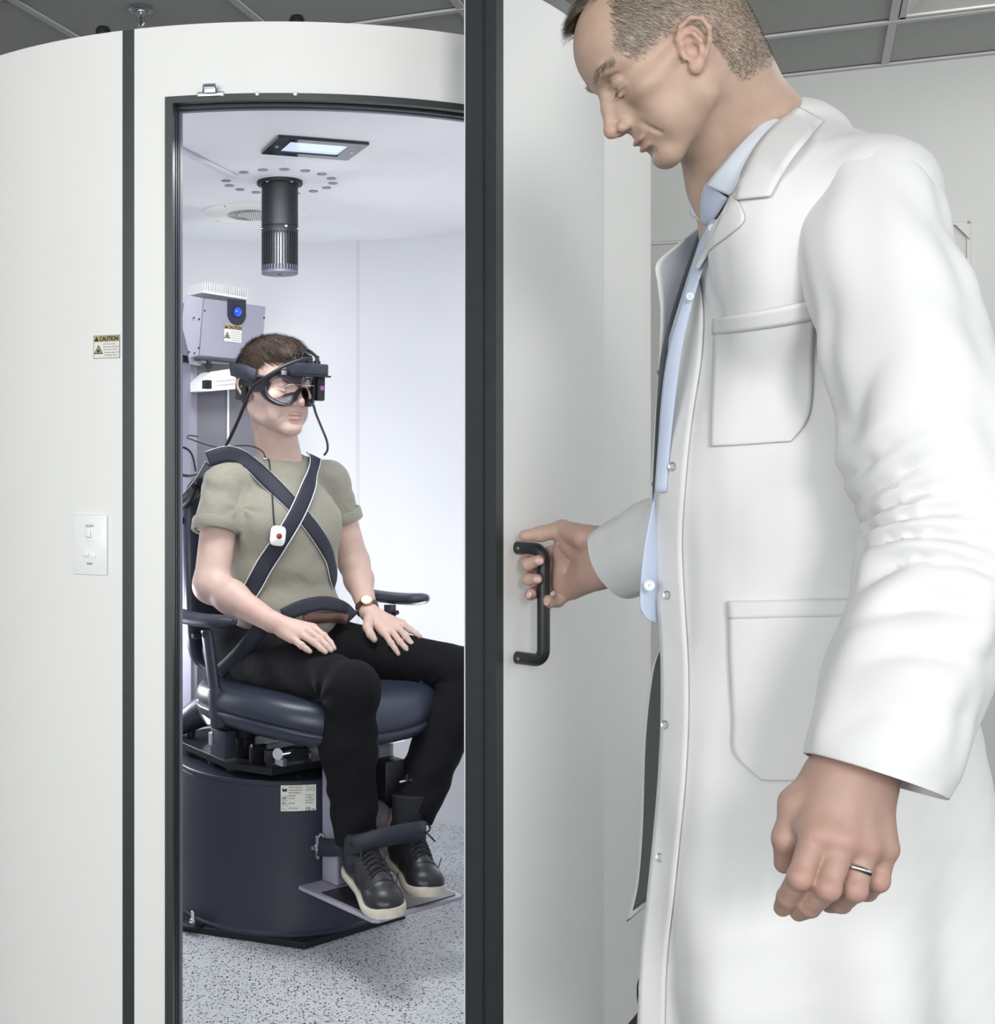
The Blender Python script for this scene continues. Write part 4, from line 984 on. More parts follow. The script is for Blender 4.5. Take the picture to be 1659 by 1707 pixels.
# right hand, flat on the thigh
def hand_flat(s, wr, mcps, fingers, thumb, nrm, thick=0.011):
    for mcp in mcps:
        s.cap(wr.lerp(mcp, 0.06), mcp, 0.0165, thick, 0.012)
        s.cap(wr.lerp(mcp, 0.5)-nrm*0.006, mcp-nrm*0.003, 0.011, thick*0.9, 0.010)
    for mcp, f in zip(mcps, fingers):
        pts = [mcp]+f; rr = [thick*0.98, thick*0.86, thick*0.76, thick*0.62]
        s.chain(pts, rr[:len(pts)-1]+[rr[3]], 0.0022)
        s.ell(f[0], (thick*0.94,)*3, 0.003)
    s.chain(thumb, [0.015, 0.0115, 0.0095, 0.0078], 0.006)
def pp(*L): return [P(*q) for q in L]
mc = pp((513, 1056, 2.795), (520, 1051, 2.80), (524, 1047, 2.81), (526, 1044, 2.83))
mc = pp((487, 1064, 2.765), (502, 1057, 2.768), (514, 1051, 2.775), (522, 1046, 2.79))
fg = [pp((503, 1076, 2.745), (511, 1082, 2.74), (517, 1086, 2.737)), pp((524, 1071, 2.74), (535, 1081, 2.73), (543, 1087, 2.725)),
      pp((534, 1066, 2.748), (545, 1076, 2.737), (552, 1084, 2.73)), pp((540, 1060, 2.765), (551, 1071, 2.755), (557, 1081, 2.745))]
hand_flat(S1_, WRR, mc, fg, pp((475, 1040, 2.81), (500, 1045, 2.82), (518, 1056, 2.80), (530, 1064, 2.79)), UP, 0.0088)
mc = pp((641, 1055, 3.000), (653, 1051, 3.000), (664, 1046, 3.010), (671, 1040, 3.025))
fg = [pp((652, 1072, 2.965), (659, 1082, 2.955), (664, 1090, 2.950)), pp((667, 1070, 2.965), (676, 1080, 2.955), (682, 1088, 2.950)),
      pp((677, 1062, 2.975), (686, 1073, 2.965), (690, 1081, 2.960)), pp((684, 1050, 2.995), (694, 1056, 2.985), (700, 1061, 2.980))]
hand_flat(S1_, WRL, mc, fg, pp((616, 1032, 3.04), (613, 1046, 3.0), (618, 1058, 2.98), (624, 1066, 2.975)), UP, 0.0088)
S1_.cap(P(592, 1330, 2.69), P(600, 1420, 2.70), 0.034, 0.032, 0.01); S1_.cap(P(686, 1325, 2.79), P(664, 1395, 2.79), 0.034, 0.032, 0.01)
V, Q = S1_.mesh(0.0019)
N = vnormals(V, Q)
Lc = (V-np.array(HC_))@np.array([hl, hf, hu]).T/HS
col = np.tile(skinA, (len(V), 1))
lw = lips_mask(Lc)[:, None]; col = col*(1-lw*0.45)+np.array(rgb(172, 116, 112)[:3])*lw*0.45
for hx in (WRR, WRL):
    dd = np.linalg.norm(V-np.array(hx), axis=1); wv = np.clip((0.14-dd)/0.08, 0, 1)[:, None]*0.35; col = col*(1-wv)+np.array(rgb(212, 172, 160)[:3])*wv
body = npmesh('body', V, Q, M_skin, man, col)
# eyes
M_eye = mat('eye_white', rgb(225, 220, 215), 0.2); M_iris = mat('iris', rgb(70, 80, 80), 0.15)
for sx in (-1, 1):
    G().sphere(HL((sx*0.0315, 0.0738, 0.0060)), 0.0111, 20).build('eye', M_eye, man, smooth=180)
    G().sphere(HL((sx*0.0320, 0.0808, 0.0035)), 0.0046, 16).build('iris', M_iris, man, smooth=180)
# hair
M_hairtint = tint_mat('hair', 0.5, bump=0, mottle=0.15, spec=0.35)
M_hairbrown = mat('hair_brown', rgb(74, 60, 50), 0.6, bump=0.6, bscale=250, bdist=0.004, noise=0.35, nscale=180)
HR = Sdf(); HR.frame(HC_, hl, hf, hu, HS)
HR.ell((0, -0.018, 0.056), (0.082, 0.102, 0.086), 0.01); HR.ell((0, 0.03, 0.085), (0.062, 0.060, 0.048), 0.02); HR.ell((0, -0.06, 0.01), (0.066, 0.052, 0.062), 0.02)
HR.ell((-0.01, 0.06, 0.098), (0.045, 0.040, 0.030), 0.02)
for sx in (-1, 1): HR.cap((sx*0.072, 0.016, 0.03), (sx*0.071, 0.012, 0.005), 0.008, 0.005, 0.01)
HR.ell((0, 0.115, 0.025), (0.085, 0.055, 0.055), 0.008, neg=True)
HR.ell((0, 0.04, -0.075), (0.12, 0.085, 0.078), 0.008, neg=True)
HR.ell((0, -0.02, -0.125), (0.12, 0.12, 0.085), 0.008, neg=True)
HR.noframe()
V2, Q2 = HR.mesh(0.004); N2 = vnormals(V2, Q2)
L2 = (V2-np.array(HC_))@np.array([hl, hf, hu]).T/HS
gr = np.sin(L2[:, 0]*420+L2[:, 2]*120+6*np.sin(L2[:, 1]*30))*0.0012+fbm(L2, 3, 2, 25)*0.0022
V2 = V2+N2*gr[:, None]
hair = npmesh('hair', V2, Q2, M_hairbrown, man)
def hd(p, n, r):
    L = (p-np.array(HC_))@np.array([hl, hf, hu]).T
    d = np.stack([L[:, 0]*3+0.2, np.where(L[:, 2] > 0.06, 0.8, -0.2), -0.5+0*L[:, 0]], 1)+r.normal(size=L.shape)*0.08
    return d@np.array([hl, hf, hu])
okm = (N2@np.array(hu) > -0.6)&(L2[:, 2] > -0.03)&((L2[:, 1] < 0.05)|(L2[:, 2] > 0.07))
def brown(p, r):
    c = np.array(rgb(70, 58, 50)[:3])*r.uniform(0.5, 1.5, (len(p), 1)); return c
hair_strands('hair_strands', V2[okm], N2[okm], L2[okm], hd, 0.032, 0.0012, M_hairtint, hair, 12000, 3, colf=brown, lift=0.06, jitter=0.07)
# brows (seen faintly above the lens)
# ---- t-shirt
TS_ = Sdf()
chest = CW(-0.045, 0, 1.0)
def TE(a, b_, z, ra, rb, rz, k=0.03, neg=False): TS_.ell(CW(a, b_, z), (ra, rb, rz), k, neg, ax=(cf, cl, UP))
TE(-0.030, 0.0, 1.00, 0.110, 0.160, 0.13); TE(-0.010, 0, 0.90, 0.108, 0.146, 0.14); TE(0.0, 0, 0.79, 0.112, 0.146, 0.10)
TE(0.02, -0.065, 1.00, 0.065, 0.075, 0.07, 0.04); TE(0.02, 0.065, 1.00, 0.065, 0.075, 0.07, 0.04)
TE(-0.09, 0.0, 1.06, 0.08, 0.15, 0.09, 0.04)
TS_.cap(NK+UP*-0.022-cf*0.006, SHR+UP*0.004, 0.042, 0.046, 0.025); TS_.cap(NK+UP*-0.022-cf*0.006, SHL+UP*0.004, 0.042, 0.046, 0.025)
TS_.cap(NK+UP*-0.055+cf*0.01, CW(0.0, 0, 0.98), 0.07, 0.09, 0.04)
slR = P(358, 876, 2.955); slL = P(569, 862, 3.21)
TS_.cap(SHR, slR, 0.049, 0.050, 0.025); TS_.cap(SHL, slL, 0.048, 0.049, 0.025)
# neckline: cut for the neck (drops at the front)
TS_.ell(NK+UP*0.035+hf*0.012, (0.064, 0.064, 0.055), 0.006, neg=True)
# cut sleeve ends and hem with large spheres
dR = (ELR-SHR).normalized(); TS_.ell(slR+dR*(0.018+0.30), (0.30, 0.30, 0.30), 0.004, neg=True) if False else None
V, Q = TS_.mesh(0.0042)
# cut below the sleeve hems: drop faces beyond the plane for points near the arm
def cutmask(V, o, d, rad): 
    w_ = V-np.array(o); t = w_@np.array(d); rr = np.linalg.norm(w_-t[:, None]*np.array(d), axis=1); return (t > 0)&(t < 0.09)&(rr < rad)
armax = (ELR-SHR).normalized(); armaxL = (ELL-SHL).normalized()
for (o_, d_, c_) in ((slR+armax*0.012, armax, None), (slL+armaxL*0.010, armaxL, None)):
    w_ = V-np.array(o_); t_ = w_@np.array(d_); rr = np.linalg.norm(w_-t_[:, None]*np.array(d_), axis=1); m_ = (t_ > 0)&(t_ < 0.09)&(rr < 0.064)
    V[m_] -= np.array(d_)*t_[m_][:, None]        # flatten the rounded end to a hem plane
N = vnormals(V, Q)
ab = np.stack([(V-np.array(OC))@np.array(cf), (V-np.array(OC))@np.array(cl), V[:, 2]], 1)
belly = np.clip((0.96-ab[:, 2])/0.14, 0, 1)
fold = np.sin((ab[:, 2]*48+2.2*np.sin(ab[:, 1]*13+1)+1.2*fbm(ab, 5, 2, 5)))
disp = belly*0.0065*np.abs(fold)**0.7*np.sign(fold)*(0.55+0.45*fbm(ab, 8, 1, 4))+0.0018*fbm(ab, 2, 3, 7)
# radial folds from the arm pits
for o_ in (SHR, SHL):
    w_ = V-np.array(o_-UP*0.05); r_ = np.linalg.norm(w_, axis=1); an = np.arctan2(w_[:, 2], w_@np.array(cl)); disp += 0.0014*np.sin(an*7+3*fbm(w_, 4, 1, 6))*np.exp(-((r_-0.09)/0.05)**2)
V = V+N*disp[:, None]; V = relax(V, Q, 1, 0.4)
M_shirt = mat('olive_jersey', rgb(145, 142, 128), 0.9, noise=0.22, nscale=420, bump=0.3, bscale=900, sheen=0.2)
nt = M_shirt.node_tree
shirt = npmesh('t_shirt', V, Q, M_shirt, man)
shirtV, shirtQ = V, Q
for (o_, d_, r0, n_0) in ((slR+armax*0.004, armax, 0.0525, 1), (slL+armaxL*0.003, armaxL, 0.0515, 1)):
    # turned up sleeve cuff
    o_ = Vector(o_); u_ = d_.cross(UP).normalized(); w_ = d_.cross(u_); rows = []
    for t_, rr in ((0.010, r0-0.006), (0.012, r0+0.001), (0.009, r0+0.0035), (-0.012, r0+0.0035), (-0.017, r0+0.002), (-0.018, r0-0.004)):
        rows.append([o_+d_*t_+(u_*math.cos(a)+w_*math.sin(a))*rr*(1+0.02*math.sin(3*a)) for a in np.linspace(0, 2*PI, 40, endpoint=False)])
    G().grid(rows, closed=True).build('sleeve_cuff', M_shirt, shirt, smooth=60)
# neck rib
pts = []
neckc = NK+UP*-0.012+hf*0.004
bvS = BVHTree.FromPolygons([tuple(v) for v in shirtV], [tuple(q) for q in shirtQ])
# ---- trousers
PT = Sdf()
HPR = CW(-0.06, -0.09, 0.69); HPL = CW(-0.06, 0.09, 0.69)
KNR = P(587, 1146, 2.675); KNL = P(785, 1122, 2.925)
ANR = P(594, 1395, 2.685); ANL = P(686, 1348, 2.79)
PT.ell(CW(-0.06, 0, 0.70), (0.125, 0.175, 0.085), 0.03, ax=(cf, cl, UP)); PT.ell(CW(-0.03, 0, 0.735), (0.115, 0.150, 0.06), 0.03, ax=(cf, cl, UP))
PT.cap(HPR+UP*0.0, KNR, 0.088, 0.055, 0.03); PT.cap(HPL, KNL, 0.088, 0.057, 0.03)
PT.ell(KNR+cf*0.002, (0.056, 0.056, 0.056), 0.02); PT.ell(KNL+cf*0.002, (0.058, 0.058, 0.058), 0.02)
PT.cap(KNR-UP*0.01, KNR.lerp(ANR, 0.4)-cf*0.018, 0.055, 0.060, 0.02); PT.cap(KNR.lerp(ANR, 0.4)-cf*0.018, ANR+UP*0.005, 0.060, 0.047, 0.02)
PT.cap(KNL-UP*0.01, KNL.lerp(ANL, 0.4)-cf*0.006, 0.056, 0.058, 0.02); PT.cap(KNL.lerp(ANL, 0.4)-cf*0.006, ANL, 0.058, 0.060, 0.02)
V, Q = PT.mesh(0.0048); N = vnormals(V, Q); disp = 0.0022*fbm(V, 12, 3, 6)
for kn, an in ((KNR, ANR), (KNL, ANL)):
    w_ = V-np.array(kn-cf*0.05-UP*0.03); r_ = np.linalg.norm(w_, axis=1); ag = np.arctan2(w_[:, 2], w_@np.array(cf)); disp += 0.0028*np.sin(ag*7+1+2*fbm(w_, 9, 1, 5))*np.exp(-((r_-0.06)/0.045)**2)
    ax_ = np.array((Vector(an)-Vector(kn)).normalized()); t_ = (V-np.array(kn))@ax_; L_ = (Vector(an)-Vector(kn)).length
    near = np.linalg.norm((V-np.array(kn))-t_[:, None]*ax_, axis=1) < 0.1
    disp += near*(t_ > 0.05)*0.0032*np.sin(t_*75+2.5*fbm(V, 22, 1, 5)+3*((V-np.array(kn))@np.array(cl))*20)*np.clip(t_/L_, 0, 1)
w_ = V-np.array(CW(0.02, 0, 0.74)); r_ = np.linalg.norm(w_, axis=1); disp += 0.0028*np.sin(np.arctan2(w_@np.array(cl), w_@np.array(cf))*9+2*fbm(w_, 6, 1, 4))*np.exp(-((r_-0.09)/0.05)**2)
V = V+N*disp[:, None]
# flat hems
for kn, an in ((KNR, ANR), (KNL, ANL)):
    ax_ = np.array((Vector(an)-Vector(kn)).normalized()); t_ = (V-np.array(an))@ax_; m_ = (t_ > 0.012)&(np.linalg.norm(V-np.array(an), axis=1) < 0.12); V[m_] -= ax_*(t_[m_]-0.012)[:, None]
V = relax(V, Q, 1, 0.4)
M_trous = mat('black_twill', rgb(14, 14, 18), 0.85, bump=0.3, bscale=1500, noise=0.2, nscale=30, spec=0.2)
trous = npmesh('trousers', V, Q, M_trous, man); ptV, ptQ = V, Q
bvP = BVHTree.FromPolygons([tuple(v) for v in V], [tuple(q) for q in Q])
# belt, buckle tip under the shirt
def hit(bvs, px, py):
    o_ = Vector((0, 0, EYE)); d = (P(px, py, 1.0)-o_).normalized(); best = None
    for b_ in bvs:
        h = b_.ray_cast(o_, d)
        if h[0] is not None and (best is None or h[3] < best[3]): best = h
    return best
def ribbon(name, pts, width, m, parent, bvs, off=0.004, thick=0.0018, n=6, edge=None, wvec=None, samples=4):
    """strap laid on the surfaces: pts (px,py[,depth]) in the photograph's frame"""
    P3 = []; NN = []
    for q in cr([tuple(p)+((0,) if len(p) == 2 else ()) for p in pts], n):
        h = hit(bvs, q[0], q[1])
        if q[2] > 0.5 or h is None: D = q[2] if q[2] > 0.5 else (P3[-1].y if P3 else 3.0); pt = P(q[0], q[1], D); nr = (Vector((0, 0, EYE))-pt).normalized()
        else: pt = h[0]; nr = h[1].normalized(); nr = nr if nr.dot(Vector((0, 0, EYE))-pt) > 0 else -nr
        P3.append(pt); NN.append(nr)
    # smooth
    for _ in range(4):
        P3 = [P3[0]]+[(P3[i-1]+P3[i]*2+P3[i+1])/4 for i in range(1, len(P3)-1)]+[P3[-1]]
        NN = [NN[0]]+[((NN[i-1]+NN[i]*2+NN[i+1])/4).normalized() for i in range(1, len(P3)-1)]+[NN[-1]]
    rows = []; E = [[], []]
    for i, (p, nr) in enumerate(zip(P3, NN)):
        T = (P3[min(i+1, len(P3)-1)]-P3[max(i-1, 0)]).normalized(); s_ = T.cross(nr).normalized(); nr2 = s_.cross(T).normalized()
        if nr2.dot(nr) < 0: nr2 = -nr2
        base_ = p+nr2*off; row = []
        for k in range(samples+1):
            x_ = -width/2+width*k/samples; row.append(base_+s_*x_+nr2*(0.0012-0.0012*(2*x_/width)**2))
        rows.append(row); E[0].append(row[0]+nr2*0.0004); E[1].append(row[-1]+nr2*0.0004)
    o = G().grid(rows).build(name, m, parent, smooth=180, solid=thick)
    if edge:
        for e in E: G().tube(e, 0.0014, 6).build('piping', edge, o, smooth=180)
    return o, P3
M_strap = mat('navy_webbing', rgb(34, 37, 50), 0.7, bump=0.4, bscale=1200); M_pipe = mat('white_piping', rgb(215, 215, 220), 0.6)
har = thing('harness', 'dark crossed safety straps with white edges over the seated man\'s chest', 'harness', P(490, 850, 2.95))
ribbon('shoulder_strap', [(347, 766), (372, 758), (395, 760), (430, 785), (478, 833), (516, 876), (542, 915), (551, 945), (556, 972)], 0.038, M_strap, har, [bvS], 0.004, edge=M_pipe)
ribbon('shoulder_strap', [(521, 764), (519, 778), (513, 808), (494, 855), (462, 908), (440, 945), (426, 972), (414, 998)], 0.040, M_strap, har, [bvS], 0.0075, edge=M_pipe)
ribbon('shoulder_strap', [(412, 1010, 2.98), (404, 1045, 2.98), (390, 1090, 3.0), (380, 1118, 3.02)], 0.040, M_strap, har, [], 0.0, edge=M_pipe)
ribbon('lap_belt', [(470, 1026), (500, 1013), (540, 1006), (570, 1014), (588, 1030)], 0.034, M_strap, har, [bvS, bvP], 0.006)
ribbon('lap_belt', [(440, 1040, 2.86), (415, 1072, 2.88), (392, 1098, 2.92), (368, 1120, 2.97)], 0.036, M_strap, har, [bvP], 0.006)
# buckle of the man's own belt
ribbon('leather_belt', [(505, 1033), (530, 1030), (556, 1029), (580, 1033)], 0.026, mat('brown_leather', rgb(88, 60, 52), 0.45), man, [bvS, bvP], 0.004, samples=2)
# strap hanging from the shoulder to the chair back on the left
rb, _ = ribbon('rear_strap', [(352, 775, 3.02), (340, 795, 3.08), (324, 818, 3.14), (304, 838, 3.20), (285, 860, 3.22)], 0.030, M_strap, har, [], 0.0, edge=M_pipe)
G().tube(cr([P(326, 812, 3.1), P(318, 830, 3.12), P(302, 842, 3.15), P(296, 850, 3.18)], 4), [0.012]*13, 10, up=UP).build('strap_slide', M_blackplastic, har)
# ankle strap with bracket
pts = []
ctr = CW(0.40, -0.03, 0)
ank = thing('ankle_strap', 'wide black ankle strap across both feet with a steel bracket', 'strap', P(615, 1400, 2.62))
top = [(534, 1396, 2.76), (560, 1398, 2.70), (590, 1394, 2.605), (630, 1382, 2.60), (665, 1374, 2.64), (695, 1369, 2.68), (708, 1369, 2.72)]
bot = [(530, 1427, 2.76), (560, 1428, 2.70), (592, 1423, 2.605), (632, 1413, 2.60), (668, 1406, 2.64), (697, 1403, 2.68), (708, 1403, 2.72)]
T_ = cr(top, 5); B_2 = cr(bot, 5)
rows = [[P(*a), P(*a).lerp(P(*b_), 0.5)-cf*-0.002, P(*b_)] for a, b_ in zip(T_, B_2)]
G().grid(rows).build('band', M_strap, ank, solid=0.003, smooth=60)
G().grid([[P(708, 1369, 2.72), P(708, 1403, 2.72)], [P(700, 1367, 2.80), P(702, 1402, 2.80)]]).build('band_return', M_strap, ank, solid=0.003)
bk = P(529, 1412, 2.775)
G().box(bk, (0.012, 0.004, 0.052), CA, bev=0.001).build('bracket', M_steel, ank)
G().lathe(bk-cl*0.002, -cl, [(0.008, -0.004), (0.008, 0.004), (0.005, 0.005), (0.005, 0.012)], 16).build('bolt', M_chrome, ank)
G().tube([P(533, 1395, 2.77), P(534, 1390, 2.77), P(540, 1394, 2.765)], 0.003, 8).build('ring', M_steel, ank)
# ---- shoes (sneakers) and socks
M_leather = mat('black_leather', rgb(34, 35, 40), 0.36, bump=0.35, bscale=260, noise=0.15, nscale=60); M_sole = mat('cream_sole', rgb(205, 198, 182), 0.6, noise=0.12, nscale=120, bump=0.2, bscale=600); M_lace = mat('black_lace', rgb(24, 25, 29), 0.7, bump=0.5, bscale=1500)
def shoe(heel, toe, lab_, up=UP, sock=1.0):
    d = (toe-heel); L = d.length; d = d.normalized(); s_ = d.cross(up).normalized(); u = s_.cross(d).normalized()
    if u.z < 0: u = -u
    def q(t, x, h): return heel+d*(t*L)+s_*x+u*h
    outline = []
    prof = [(0.0, 0.0), (0.012, 0.022), (0.06, 0.034), (0.2, 0.035), (0.4, 0.034), (0.55, 0.039), (0.7, 0.045), (0.82, 0.043), (0.92, 0.033), (0.975, 0.018), (1.0, 0.0)]
    pr = cr(prof, 3)
    ol = [(t, wd) for t, wd in pr]+[(t, -wd) for t, wd in pr[::-1][1:-1]]
    so = thing('sneaker', lab_, 'shoe', q(0.5, 0, 0)); rows = []
    for h, gx in ((0.0, 0.90), (0.003, 0.98), (0.010, 1.02), (0.019, 1.0), (0.021, 0.95)):
        rows.append([q(0.5+(t-0.5)*(0.985+0.03*gx-0.03), x*gx, h+0.012*max(0, (t-0.75)/0.25)**2) for t, x in ol])
    g = G().grid(rows, closed=True); g.add(rows[0], [tuple(range(len(ol)))]); g.add(rows[-1], [tuple(range(len(ol)))]); g.build('sole', M_sole, so, smooth=50)
    sl = Sdf(); sl.frame(heel, s_, d, u)
    sl.ell((0, L*0.16, 0.050), (0.036, L*0.155, 0.055), 0.02); sl.ell((0, L*0.45, 0.045), (0.036, L*0.25, 0.045), 0.03); sl.ell((0, L*0.76, 0.028), (0.041, L*0.205, 0.030), 0.03)
    sl.cap((0, L*0.22, 0.06), (0, L*0.18, 0.095), 0.034, 0.036, 0.02); sl.cap((0, L*0.35, 0.07), (0, L*0.62, 0.042), 0.024, 0.020, 0.02)
    sl.ell((0, L*0.20, 0.125), (0.027, 0.034, 0.04), 0.004, neg=True); sl.ell((0, L*0.5, -0.080), (0.1, L, 0.095), 0.004, neg=True)
    V, Q = sl.mesh(0.0035); up_ = npmesh('upper', V, Q, M_leather, so); bv = BVHTree.FromPolygons([tuple(v) for v in V], [tuple(k) for k in Q])
    def top_(t, x):
        o_ = q(t, x, 0.2); h = bv.ray_cast(o_, -u); return h[0]+u*0.001 if h[0] is not None else q(t, x, 0.07)
    # toe cap seam, eyestay edges, laces
    G().tube([top_(0.70+0.03*math.cos(x/0.035*1.5), x)-u*0.0004 for x in np.linspace(-0.040, 0.040, 13)], 0.0011, 6).build('toe_seam', M_leather, so)
    for sx in (-1, 1): G().tube([top_(t, sx*(0.020+0.010*(0.68-t)))-u*0.0002 for t in np.linspace(0.34, 0.68, 10)], 0.0013, 6).build('eyestay_seam', M_leather, so)
    for k in range(6):
        t = 0.38+0.05*k; pts = [top_(t+0.03*abs(x)/0.018*0.3, x)+u*(0.003*(1-(x/0.02)**2)+0.001) for x in np.linspace(-0.021, 0.021, 9)]
        G().tube(pts, 0.0026, 8, flat=(1, 0.8)).build('lace', M_lace, so)
        p1 = top_(t, -0.018)+u*0.003; p2 = top_(t+0.045, 0.018)+u*0.003; G().tube([p1, (p1+p2)/2+u*0.003, p2], 0.0024, 8).build('lace', M_lace, so)
    b0 = top_(0.37, 0)+u*0.006
    for sx in (-1, 1): G().tube(cr([b0, b0+s_*sx*0.020+u*0.012-d*0.006, b0+s_*sx*0.038+u*0.0-d*0.002, b0+s_*sx*0.026-u*0.008+d*0.008, b0], 5), 0.0022, 8).build('lace_bow', M_lace, so)
    for sx in (-1, 1): G().tube(cr([b0, b0+s_*sx*0.018+d*0.02-u*0.002, b0+s_*sx*0.032+d*0.045-u*0.014], 5), 0.0020, 8).build('lace_end', M_lace, so)
    sk = G().tube([q(0.2, 0, 0.07), q(0.18, 0, 0.07+0.04*sock), q(0.18-0.04*sock, 0, 0.07+0.095*sock)], [0.030, 0.031+0.002*sock, 0.031+0.0055*sock], 24); sk.build('sock', mat('dark_sock', rgb(30, 32, 40), 0.9) if 'dark_sock' not in MATS else MATS['dark_sock'], so)
    return so
nR = (UP*0.93+cf*0.10-cl*0.12)
shoe(P(590, 1452, 2.715)+UP*0.0, P(657, 1541, 2.495)+UP*0.0, 'black lace-up sneaker with cream sole, the nearer foot on the foot plate', nR.normalized(), 0.45)
shoe(P(662, 1437, 2.80), P(722, 1505, 2.60), 'black lace-up sneaker with cream sole, the farther foot on the foot plate', (UP+cf*0.15).normalized())
# ---- wrist watch
wt = thing('wristwatch', 'gold wristwatch on brown strap on the seated man\'s left wrist', 'watch', WRL)
da = (WRL-ELL).normalized(); wc = WRL-da*0.012; u_ = da.cross(UP).normalized(); w_ = u_.cross(da)
ring = [wc+(u_*math.cos(a)*0.027+w_*math.sin(a)*0.0245) for a in np.linspace(0, 2*PI, 37)]
g = G(); rows = [[p+da*x_+(p-wc).normalized()*h_ for x_, h_ in ((-0.008, 0), (-0.008, 0.002), (0.008, 0.002), (0.008, 0))] for p in ring]; g.grid(rows, closed=True); g.build('watch_strap', mat('watch_leather', rgb(70, 48, 42), 0.5), wt, smooth=30)
fd_ = (Vector((0, 0, EYE))-wc).normalized(); fd_ = (fd_-da*fd_.dot(da)+w_*0.5+u_*0.0).normalized(); fcn = wc+fd_*0.0255
G().lathe(fcn, fd_, [(0.0155, 0), (0.0165, 0.002), (0.0165, 0.005), (0.0145, 0.0065), (0.014, 0.006)], 32).build('watch_case', mat('gold', rgb(190, 160, 110), 0.25, 1.0), wt)
G().lathe(fcn+fd_*0.0055, fd_, [(0.0138, 0), (0.0138, 0.0008)], 32).build('watch_dial', mat('dial', rgb(225, 220, 205), 0.3), wt)
# ---- response button box hanging on a cord, small sensor on the neck
rbx = thing('call_button', 'white rounded hand button with red centre hanging on the man\'s chest', 'button', P(461, 896, 2.9))
h = hit([bvS], 459, 893); pc_ = h[0]; fn = (Vector((0, 0, EYE))-pc_).normalized(); fn = (fn+cf*0.8).normalized(); bx = fn.cross(UP).normalized()*-1; bx = UP.cross(fn).normalized(); by = fn.cross(bx)
bx2 = bx*math.cos(0.12)-by*math.sin(0.12); by2 = by*math.cos(0.12)+bx*math.sin(0.12)
def rsq(sx, sy, n=36, e=3.6): return [(sx*math.copysign(abs(math.cos(t))**(2/e), math.cos(t)), sy*math.copysign(abs(math.sin(t))**(2/e), math.sin(t))) for t in np.linspace(0, 2*PI, n, endpoint=False)]
for nm, s_, h0, h1, m_ in (('back_shell', 1.0, 0.012, 0.018, M_blackplastic), ('front_shell', 1.0, 0.0182, 0.026, M_plastic)):
    rows = [[pc_+fn*hh+bx2*(x_*ss)+by2*(y_*ss) for x_, y_ in rsq(0.0185*s_, 0.0235*s_)] for hh, ss in ((h0, 0.9), (h0+0.001, 1.0), (h1-0.002, 1.0), (h1, 0.92), (h1+0.0006, 0.02))]
    g = G().grid(rows, closed=True); g.add(rows[0], [tuple(range(36))]); g.build(nm, m_, rbx, smooth=50)
G().lathe(pc_+fn*0.0262+bx2*0.002, fn, [(0.0068, 0), (0.0066, 0.0015), (0.005, 0.003), (0.001, 0.0035)], 24).build('red_button', M_red, rbx)
cd, cp = [], []
for q_ in cr([(447, 766), (450, 790), (453, 830), (455, 860), (457, 880)], 5):
    h = hit([bvS], *q_); cd.append((h[0] if h else P(q_[0], q_[1], 2.95))+hf*0.003)
cd += [pc_+fn*0.015+by2*0.02]
G().tube(cd, 0.0019, 8).build('cord', M_cable, rbx)
sn = thing('neck_sensor', 'small round silver sensor clipped at the collar on a thin black wire', 'sensor', P(442, 764, 2.98))
h = hit([bvS, BVHTree.FromPolygons([tuple(v.co) for v in body.data.vertices], [tuple(p.vertices) for p in body.data.polygons])], 442, 764); sp_ = h[0]+hf*0.001; sd_ = h[1].normalized()
G().lathe(sp_, sd_, [(0.0075, 0), (0.0075, 0.003), (0.006, 0.004), (0.003, 0.004), (0.003, 0.005), (0.001, 0.005)], 20).build('disc', M_steel, sn)
G().tube(cr([sp_+sd_*0.003, P(437, 752, 2.95), P(420, 744, 2.97), P(398, 743, 3.03), P(365, 746, 3.1), P(340, 740, 3.16), P(320, 733, 3.2), P(312, 730, 3.22), P(316, 726, 3.24), P(330, 728, 3.26)], 5), 0.0016, 8).build('wire', M_cable, sn)
# ---- goggles
gg = thing('eye_tracking_goggles', 'black video goggles with camera bar, wide strap and clear lens on the seated man', 'goggles', HL((0, 0.1, 0.01)))
def face_ring(e=0.0, y0=0.0):
    pts = []
    half = [(0.0, 0.1015, 0.046), (0.03, 0.0985, 0.048), (0.055, 0.083, 0.042), (0.070, 0.060, 0.026), (0.073, 0.050, 0.005), (0.068, 0.058, -0.018), (0.052, 0.078, -0.034), (0.034, 0.092, -0.038), (0.021, 0.103, -0.028), (0.012, 0.113, -0.008), (0.0, 0.117, 0.004)]
    full = half+[(-x, y, z) for x, y, z in half[::-1][1:-1]]
    return full
ringp = cr(face_ring(), 4, closed=True)
# soft skirt + frame
rows = []
for (sc_, dy, dz) in ((1.02, -0.012, 0), (1.07, -0.006, 0), (1.09, 0.006, 0), (1.06, 0.016, 0), (0.98, 0.018, 0), (0.93, 0.014, 0), (0.92, 0.002, 0)):
    rows.append([HL((x*sc_, y+dy, 0.006+(z-0.006)*sc_)) for x, y, z in ringp])
G().grid(rows, closed=True).build('frame', M_blackplastic, gg, smooth=60)
rows = [[HL((x*s_, y+0.012+0.002*(1-s_), 0.006+(z-0.006)*s_)) for x, y, z in ringp] for s_ in (0.96, 0.7, 0.35, 0.02)]
M_lens = bpy.data.materials.new('goggle_lens'); M_lens.use_nodes = True; nt = M_lens.node_tree; nt.nodes.clear()
o_ = nt.nodes.new('ShaderNodeOutputMaterial'); mx = nt.nodes.new('ShaderNodeMixShader'); tr_ = nt.nodes.new('ShaderNodeBsdfTransparent'); gl_ = nt.nodes.new('ShaderNodeBsdfGlossy'); fz = nt.nodes.new('ShaderNodeFresnel')
